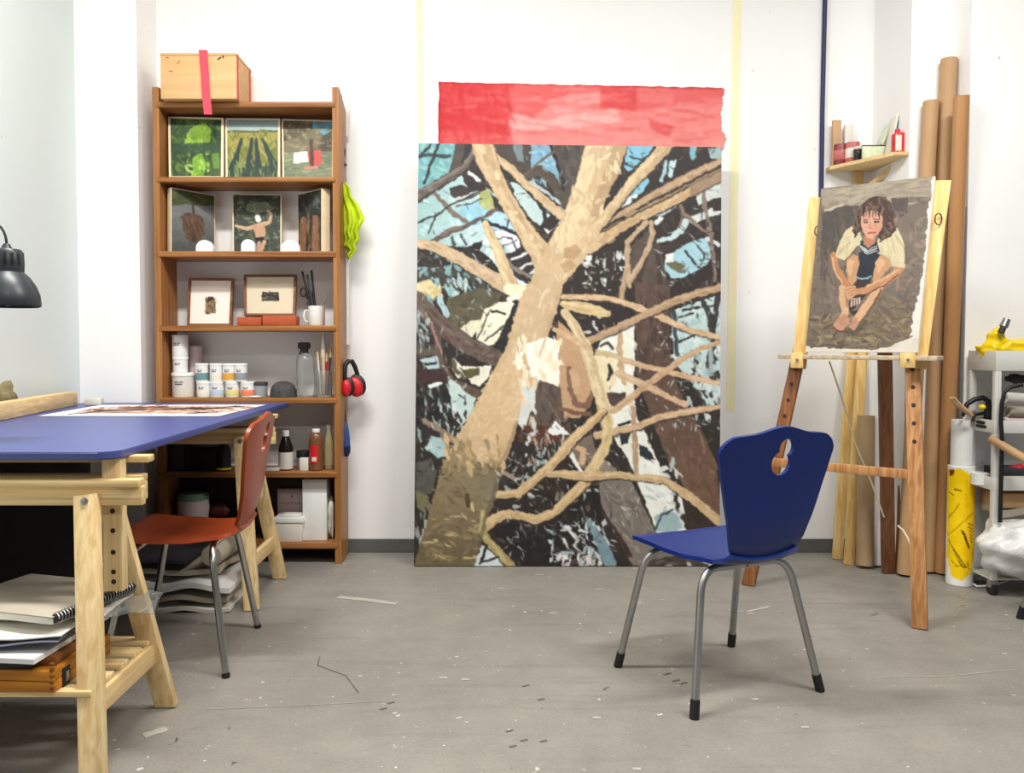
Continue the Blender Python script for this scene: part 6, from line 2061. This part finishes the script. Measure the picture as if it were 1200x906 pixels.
leaning('cardboard_tube', 'tallest brown cardboard tube leaning in the corner, between two shorter tubes', 'tube', (1086, 671), (1112, 69), 3.60, M['kraft'], .033, group='cardboard tubes in the corner', hollow=True)
leaning('cardboard_tube', 'brown cardboard tube leaning left of the tallest tube, behind the easel', 'tube', (1060, 675), (1091, 119), 3.60, M['kraft'], .032, group='cardboard tubes in the corner', hollow=True)
leaning('cardboard_tube', 'shiny brown cardboard tube leaning right of the tallest tube', 'tube', (1104, 673), (1127, 113), 3.46, mat('kraft_gloss', (178, 130, 84), .3, var=.06, scale=6), .031, group='cardboard tubes in the corner', hollow=True)
leaning('pine_batten', 'pale pine batten leaning at the far left of the wood stack behind the easel', 'batten', (981, 655), (1000, 395), 3.93, M['pine_yellow'], None, .046, .02, 'battens behind the easel')
leaning('pine_batten', 'yellow pine batten with knot leaning second from left behind the easel', 'batten', (994.5, 662), (1012, 395), 3.88, M['pine_yellow'], None, .044, .022, 'battens behind the easel')
leaning('kraft_roll', 'short roll of dull brown paper standing behind the easel crossbar', 'paper roll', (1011, 664), (1015, 487), 3.76, M['kraft_pale'], .038, hollow=True, yoff=-.02)
leaning('white_roll', 'tall white paper roll leaning behind the easel between brown roll and brown plank', 'paper roll', (1027, 664), (1025, 400), 3.83, M['white'], .027, hollow=True)
leaning('brown_plank', 'dark brown plank leaning behind the right leg of the easel', 'plank', (1054, 670), (1064, 380), 3.76, M['easel_brown'], None, .034, .02)
tag(B().box(XR - .0135, XR - .0015, YR + .004, YP - .012, .001, 1.62, .002).done('shade_strip', mat('shade_grey', (104, 102, 100), .6, var=.08), None, 30), 'dark grey strip added for the shade in the corner behind the shiny tube', 'strip')  # thin strip added over the wall side, its grey standing in for corner shade

# yellow printed roll
f_ = FL(1124, 684)
Yw = f_.y
rw = 14.5 * Yw / F_PX
pw = Paint(1108, 540, 1142, 690, 3.0, (236, 234, 228), 51, .4)
pw.poly([(1110, 551), (1122, 547), (1133, 554), (1138.6, 570), (1139, 640), (1136, 668), (1126, 677), (1116, 674), (1111, 650), (1110, 590)], (246, 206, 10), var=10)
pw.poly([(1128, 556), (1138, 566), (1138, 650), (1130, 664)], (236, 184, 8), alpha=.6)
pw.poly([(1112, 550), (1117, 549), (1116, 556), (1112, 558)], (120, 40, 20))
pw.stroke([(1118, 572), (1124, 573)], (70, 56, 20), 1.6)
pw.stroke([(1112, 576), (1117, 579)], (70, 56, 20), 1)
pw.stroke([(1112, 606), (1118, 596), (1122, 588)], (150, 110, 10), 1)
pw.stroke([(1112, 626), (1124, 612), (1136, 598)], (160, 120, 10), .9)
for k in range(6):
    pw.stroke([(1126 + k * 1.1, 619 + 3 * k, 1.8), (1129 + k * .8, 623 + 3.2 * k, 1.4)], (60, 40, 16))
    pw.stroke([(1132 + .5 * k, 610 + 4 * k), (1136, 613 + 4 * k)], (90, 60, 16), 1)
for k in range(9):
    pw.stroke([(1112 + 1.6 * k, 632 + 3.4 * k), (1118 + 2 * k, 642 + 2.6 * k)], (120, 84, 10), .8)
for k in range(5):
    pw.stroke([(1116 + 4 * k, 655 + (k % 2) * 6), (1121 + 3 * k, 660)], (110, 76, 12), .9)
root = thing('wrapped_roll', 'white paper roll in a yellow printed wrapper standing beside the white trolley', 'paper roll', (f_.x, Yw, 0))
ztop_ = ZP(546, Yw)
na, nz = 72, 120
aa, zz_ = np.meshgrid(np.linspace(0, 2 * math.pi, na), np.linspace(ztop_, 0.002, nz))
pos = np.stack([f_.x + rw * np.cos(aa), Yw + rw * np.sin(aa), zz_], -1)
vw = math.atan2(-Yw, -f_.x) + math.pi / 2
pxg = 1124 + 14.5 * np.cos(aa - vw)
pyg = 546 + (684 - 546) * (ztop_ - zz_) / ztop_
colr = pw.sample(pxg, pyg)
colr[np.sin(aa - vw) > 0.1] = [lin(236), lin(234), lin(228)]
grid_object('printed_wrapper', pos, colr, attr_mat('wrapper_gloss', .3, .05), root)
B().lathe([(rw * .995, .0025), (rw * .995, ztop_ - .001), (rw * .82, ztop_ + .001), (rw * .82, ZP(492, Yw)), (rw * .6, ZP(492, Yw)), (rw * .6, ZP(492, Yw) - .2)], (f_.x, Yw, 0), 36).done('paper_core', M['white'], root, 40)

# corner shelf ------------------------------------------------------------
zsh = ZP(187, 3.8)
pA = Vector((P(968, 190, YB - .004).x, YB - .004, zsh))
pB = Vector((XP - .003, 3.645, zsh))
pC = Vector((XP - .003, YB - .004, zsh))
csh = thing('corner_shelf', 'small pine corner shelf with bracket beside the right pilaster', 'shelf', (pC.x - .05, pC.y - .05, zsh - .1))
B().prism([pA, pA + Vector((.0, -.05, 0)), pB + Vector((-.06, 0, 0)), pB, pC], (0, 0, -.016)).done('shelf_board', M['pine_x'], csh, 0)
bx0 = P(1004, 210, YB - .004).x
B().box(bx0 - .02, bx0 + .025, YB - .022, YB - .003, zsh - .20, zsh - .017, .002).done('bracket_upright', M['pine'], csh, 30)
B().bar((bx0 + .003, YB - .03, zsh - .13), (bx0 + .10, YB - .2, zsh - .02), .03, .02, (0, 0, 1), .002).done('bracket_brace', M['pine'], csh, 30)
zt_ = zsh + .001


def shelf_x(px, Y):
    return XZ(px, zsh + .05, Y)


def can(px, Y, r, h, name, label, cat, body, lid=None, band=None):
    x = shelf_x(px, Y)
    t_ = thing(name, label, cat, (x, Y, zt_))
    B().lathe([(r * .97, 0), (r, .003), (r, h - .004), (r * .96, h)], (x, Y, zt_), 26).done('can_body', M[body], t_, 40)
    if lid:
        B().lathe([(r * 1.04, h - .006), (r * 1.04, h + .006), (r * .9, h + .008)], (x, Y, zt_), 26).done('lid', M[lid], t_, 40)
    if band:
        B().lathe([(r * 1.005, h * .25), (r * 1.02, h * .26), (r * 1.02, h * .7), (r * 1.005, h * .71)], (x, Y, zt_), 26, False).done('label_band', M[band], t_, 40)
    return t_


M['rosy'] = mat('rosy_tin', (186, 96, 92), .45, var=.25, scale=50)
M['wine'] = mat('wine_tin', (132, 48, 52), .4, var=.2, scale=40)
M['palegreen'] = mat('palegreen_tin', (206, 216, 184), .45, var=.12, scale=50)
can(985, 3.935, .033, .10, 'paint_can', 'dark red paint tin at the left end of the corner shelf', 'tin', 'wine', None, 'rosy')
can(999, 3.89, .032, .098, 'paint_can', 'rosy pink tin with white label on the corner shelf, second from left', 'tin', 'rosy', None, 'offwhite')
can(1006, 3.83, .021, .058, 'small_jar', 'small dark brown jar in front on the corner shelf', 'jar', 'bottle_brown', 'pinkgrey')
for px, py, Y, m_, lb in ((980, 141, 3.945, 'tanpaper', 'tan paper bag top standing behind the dark red tin'), (994, 146, 3.955, 'offwhite', 'white printed box standing behind the rosy tin')):
    x = shelf_x(px, Y)
    b = B()
    b.box(x - .02, x + .02, Y - .008, Y + .012, zt_, ZP(py, Y), .003)
    tag(b.done('small_carton', M[m_], None, 30), lb, 'carton')
# open tin box
Y = 3.80
xa, xb = shelf_x(1011, Y), shelf_x(1038, Y)
t_ = thing('tin_box', 'pale green tin box with its lid propped open on the corner shelf', 'tin', ((xa + xb) / 2, Y + .03, zt_))
B().box(xa, xb, Y, Y + .06, zt_, zt_ + .062, .003).done('box_body', M['palegreen'], t_, 30)
B().box(xa - .001, xb + .001, Y - .001, Y + .061, zt_ + .062, zt_ + .066, .001).done('rim', M['charcoal'], t_, 30)
B().bar((1.838, Y + .03, zt_ + .068), (1.884, Y + .032, zt_ + .172), .008, .06, (0, 1, 0), .001).done('lid', M['palegreen'], t_, 30)
B_ = B().bar((1.846, 3.762, zt_), (1.874, 3.762, zt_ + .186), .008, .06, (0, 1, 0), .001)
tag(B_.done('thin_book', M['offwhite'], None, 30), 'thin cream book leaning upright behind the red can', 'book')
B_ = B().bar((1.862, 3.765, zt_), (1.888, 3.765, zt_ + .176), .008, .056, (0, 1, 0), .001)
tag(B_.done('thin_book', mat('tealbook', (96, 160, 166), .5), None, 30), 'thin teal book leaning upright behind the red can', 'book')
x = 1.872
t_ = thing('red_can', 'bright red square can with cap at the right end of the corner shelf', 'can', (x, 3.705, zt_))
B().box(x - .03, x + .024, 3.683, 3.727, zt_, zt_ + .095, .006).done('can_body', M['red'], t_, 30)
B().box(x - .031, x - .004, 3.6815, 3.6825, zt_ + .012, zt_ + .082, 0).done('label_panel', M['offwhite'], t_, 0)
B().cyl((x - .012, 3.705, zt_ + .095), (x - .012, 3.705, zt_ + .113), .011, .011, 16).done('cap', M['red'], t_, 40)

# ================================================================== WHITE TROLLEY
TF, TB = 3.30, 3.465
tx = P(1166, 420, TF).x + .01
tw = 0.44
zt0 = ZP(411, TF)
tr = thing('trolley', 'white metal utility trolley loaded with studio odds and ends at the right edge', 'trolley', (tx + tw / 2, (TF + TB) / 2, 0))
for x in (tx, tx + tw):
    for y in (TF, TB):
        b = B().box(x - .013, x + .013, y - .011, y + .011, .060, zt0 - .004, .003)
        b.done('upright', M['trolley'], tr, 30)
        w_ = B()
        w_.cyl((x - .011, y, .024), (x + .011, y, .024), .0235, .0235, 20)
        wheel = w_.done('caster_wheel', M['black'], tr, 40)
        B().box(x - .017, x + .017, y - .012, y + .012, .03, .062, .003).done('caster_fork', M['steel'], wheel, 30)
LV = [ZP(434, TF), ZP(507, TF), ZP(574, TF), 0.062]
for k, z in enumerate(LV):
    b = B()
    b.box(tx - .01, tx + tw + .01, TF - .008, TB + .008, z, z + .006)
    z1_ = z + (.05 if k else .055)
    for (x0, x1, y0, y1) in ((tx - .012, tx + tw + .012, TF - .012, TF - .008), (tx - .012, tx + tw + .012, TB + .008, TB + .012), (tx - .014, tx - .010, TF - .012, TB + .012), (tx + tw + .010, tx + tw + .014, TF - .012, TB + .012)):
        if k == 3 and (x1 - x0 > .1 and y0 < TF or x0 < tx):
            continue
        b.box(x0, x1, y0, y1, z - .002, z1_ if k != 0 else zt0, .001)
    b.done('tray', M['trolley'], tr, 30)
zA, zB, zC, zD = [z + .0065 for z in LV]
# top: yellow bag + tube
x0 = XZ(1152, 1.0, 3.38)
b = B()
b.ball((x0 + .13, 3.385, zA + .075), .07, (1.9, .85, .72), .14, 31)
b.ball((x0 + .05, 3.375, zA + .11), .045, (.8, .8, 1.25), .12, 33)
b.ball((x0 + .035, 3.375, zA + .07), .05, (.8, .9, 1.0), .1, 35)
me_o = b.done('yellow_bag', M['yellow'], None, 60)
tag(me_o, 'crumpled bright yellow plastic bag on top of the white trolley', 'bag')
rm = me_o.modifiers.new('weld', 'REMESH')
rm.mode = 'VOXEL'
rm.voxel_size = .006
t_ = thing('paint_tube', 'silver paint tube with dark cap leaning on the yellow bag', 'paint tube', P(1174, 392, 3.33))
a, c = P(1173, 390, 3.325), P(1180, 374, 3.325)
B().cyl(a, a + (c - a) * .35, .012, .012, 14).done('cap', M['charcoal'], t_, 40)
b = B()
b.tube([a + (c - a) * .35, a + (c - a) * .45, c], [.010, .017, .014], 14)
b.done('tube_body', M['steel'], t_, 40)
# second tray
xl = tx + .02
b = B()
zc = zB + .06
pts = [(xl - .005 + .04 * math.cos(a) + .01 * a / 6, 3.375 + .05 * math.sin(a), zB + .012 + .0 * a) for a in np.linspace(0, 6.2, 24)]
b.tube(pts, .007, 8)
b.tube([(p[0] + .004, p[1] + .004, p[2] + .016) for p in pts], .007, 8)
cb = b
tag(b.done('cable_coil', M['black'], None, 60), 'coiled black cable in the upper trolley tray', 'cable')
b = B()
hp = [P(1128, 488, 3.40), P(1133, 474, 3.40), P(1142, 468, 3.40), P(1152, 466, 3.40), P(1158, 470, 3.40), P(1158, 482, 3.40), P(1157, 492, 3.40)]
b.tube(hp, [.007, .010, .011, .011, .012, .016, .016], 10)
b.tube([P(1140, 494, 3.40), P(1142, 486, 3.40), P(1156, 484, 3.40), P(1158, 492, 3.40)], .008, 10)
o_ = b.done('headset', M['black'], None, 60)
tag(o_, 'black headband tool looping up at the left of the trolley tray', 'tool')
b = B()
b.tube([P(1114, 466, 3.36), P(1122, 474, 3.36), P(1130, 480, 3.36), P(1139, 487, 3.365)], [.007, .011, .011, .008], 10)
b.tube([P(1118, 466, 3.35), P(1128, 478, 3.355)], [.006, .008], 8)
tag(b.done('crumpled_tape', M['tanpaper'], None, 60), 'twisted tan tape sticking out left of the trolley', 'tape')
tag(B().ball(P(1151, 477, 3.36), .014, (1, 1, .8)).done('yellow_plug', M['yellow'], None, 60), 'small yellow plug on the black tool in the trolley', 'plug')
# black bag with strap on the front of the trolley
b = B()
zz0 = ZP(506, TF)
fx = [P(1198, 451, 3.262), P(1184, 454, 3.262), P(1177, 460, 3.262), P(1174, 474, 3.262), P(1173, 495, 3.262), P(1174, 510, 3.262), P(1174, 530, 3.262), P(1173, 570, 3.265), P(1172, 612, 3.268)]
b.tube(fx, [.008] * 9, 10)
tag(b.done('black_strap', M['black'], None, 60), 'long black strap hanging down the front of the white trolley', 'strap')
tag(B().ball(P(1192, 444, 3.36), .032, (1.5, .9, .6), .14, 41).done('black_pouch', M['black'], None, 60), 'small black pouch lying on the white rolls in the trolley', 'pouch')
for (x0_, y0_, x1_, y1_, rr, m_, lb) in ((1176, 466, 1206, 470, .024, 'offwhite', 'white roll end on top of the roll pile in the trolley'), (1180, 482, 1208, 484, .022, 'greypaper', 'grey roll in the middle of the trolley roll pile'), (1174, 494, 1208, 496, .020, 'pinkgrey', 'pinkish grey roll at the bottom of the trolley roll pile')):
    a, c = P(x0_, y0_, 3.34), P(x1_ + 30, y1_, 3.40)
    b = B()
    dd = (c - a).normalized()
    b.tube([a + dd * .06, a, a, c], [rr * .65, rr * .65, rr, rr], 22)
    tag(b.done('paper_roll', M[m_], None, 40), lb, 'paper roll', 'rolls in the upper trolley tray')
a, c = P(1161, 514, 3.30), P(1206, 541, 3.16)
b = B()
dd = (c - a).normalized()
b.tube([a, c, c, c - dd * .05], [.017, .017, .013, .013], 20)
tag(b.done('cardboard_tube', M['kraft'], None, 40), 'slanting brown cardboard tube poking out of the trolley below the rolls', 'tube')
# third tray
tag(B().ball(P(1194, 551, 3.38), .03, (1.2, 1, .8), .12, 44).done('red_tool', M['red'], None, 60), 'dark red tool handle lying on boxes in the trolley', 'tool')
tag(B().box(tx + .03, tx + .28, 3.32, 3.45, zC + .0, zC + .045, .002).done('flat_box', M['offwhite'], None, 30), 'flat whitish box on the third trolley tray', 'box')
tag(B().box(tx + .04, tx + .27, 3.325, 3.44, zC + .046, zC + .075, .002).done('flat_box', M['charcoal'], None, 30), 'dark flat box stacked on the whitish box in the trolley', 'box')
tag(B().lathe([(.03, 0), (.034, .003), (.034, .05), (.03, .052)], (P(1141, 550, 3.38).x + .03, 3.385, zC), 22).done('white_pot', M['white'], None, 40), 'small white pot at the left end of the third trolley tray', 'pot')
# lower: cardboard, papers, bag
t_ = tag(B().box(tx + .03, tx + .40, TF + .02, TB - .02, zD + .285, zD + .345, .003).done('cardboard_box', M['kraft'], None, 30), 'shallow brown cardboard box above the white bag in the trolley', 'box')
wavy_sheet('paper_sheet', 'grey white papers bulging below the cardboard box in the trolley', 'paper', tx + .03, tx + .40, TF + .015, TB - .03, zD + .245, M['greypaper'], .028, .008, 51)
b = B()
b.ball((tx + .135, 3.29, zD + .125), .145, (1.3, .82, .88), .12, 53, 4)
tag(b.done('white_plastic_bag', M['plastic_bag'], None, 60), 'crumpled white plastic bag filling the bottom of the trolley', 'bag')

# cords ---------------------------------------------------------------------
a = P(972, 424, eY(972, -.03))
pts = [a, P(985, 462, 3.38), P(1003, 521, 3.42), P(1020, 562, 3.46), P(1036, 606, 3.5)]
b = B()
b.tube(pts, .0035, 8)
tag(b.done('cord', M['cord'], None, 60), 'pale cord hanging from the easel ledge down to the brown plank', 'cord', None)
pts = [P(1052, 616, 3.4), P(1058, 621, 3.38), P(1064, 631, 3.36), P(1068, 642, 3.34)]
b = B()
b.tube(pts, .004, 8)
tag(b.done('cord', M['cord'], None, 60), 'short pale cord end curling beside the right leg of the easel', 'cord', None)
pts = [FL(1086, 663) + Vector((0, -.1, .03)), FL(1110, 671) + Vector((0, -.10, .02)), FL(1135, 684) + Vector((0, -.06, .006)), FL(1150, 683) + Vector((0, -.09, .015)), FL(1163, 672) + Vector((0, -.2, .05)), FL(1180, 664) + Vector((0, -.25, .07))]
sm = []
for i in range(len(pts) - 1):
    for k in range(5):
        sm.append(pts[i].lerp(pts[i + 1], k / 5))
sm.append(pts[-1])
b = B()
b.tube(sm, .004, 8)
tag(b.done('cord', M['white'], None, 60), 'white cable running along the floor from the yellow wrapped roll to the trolley', 'cord', None)
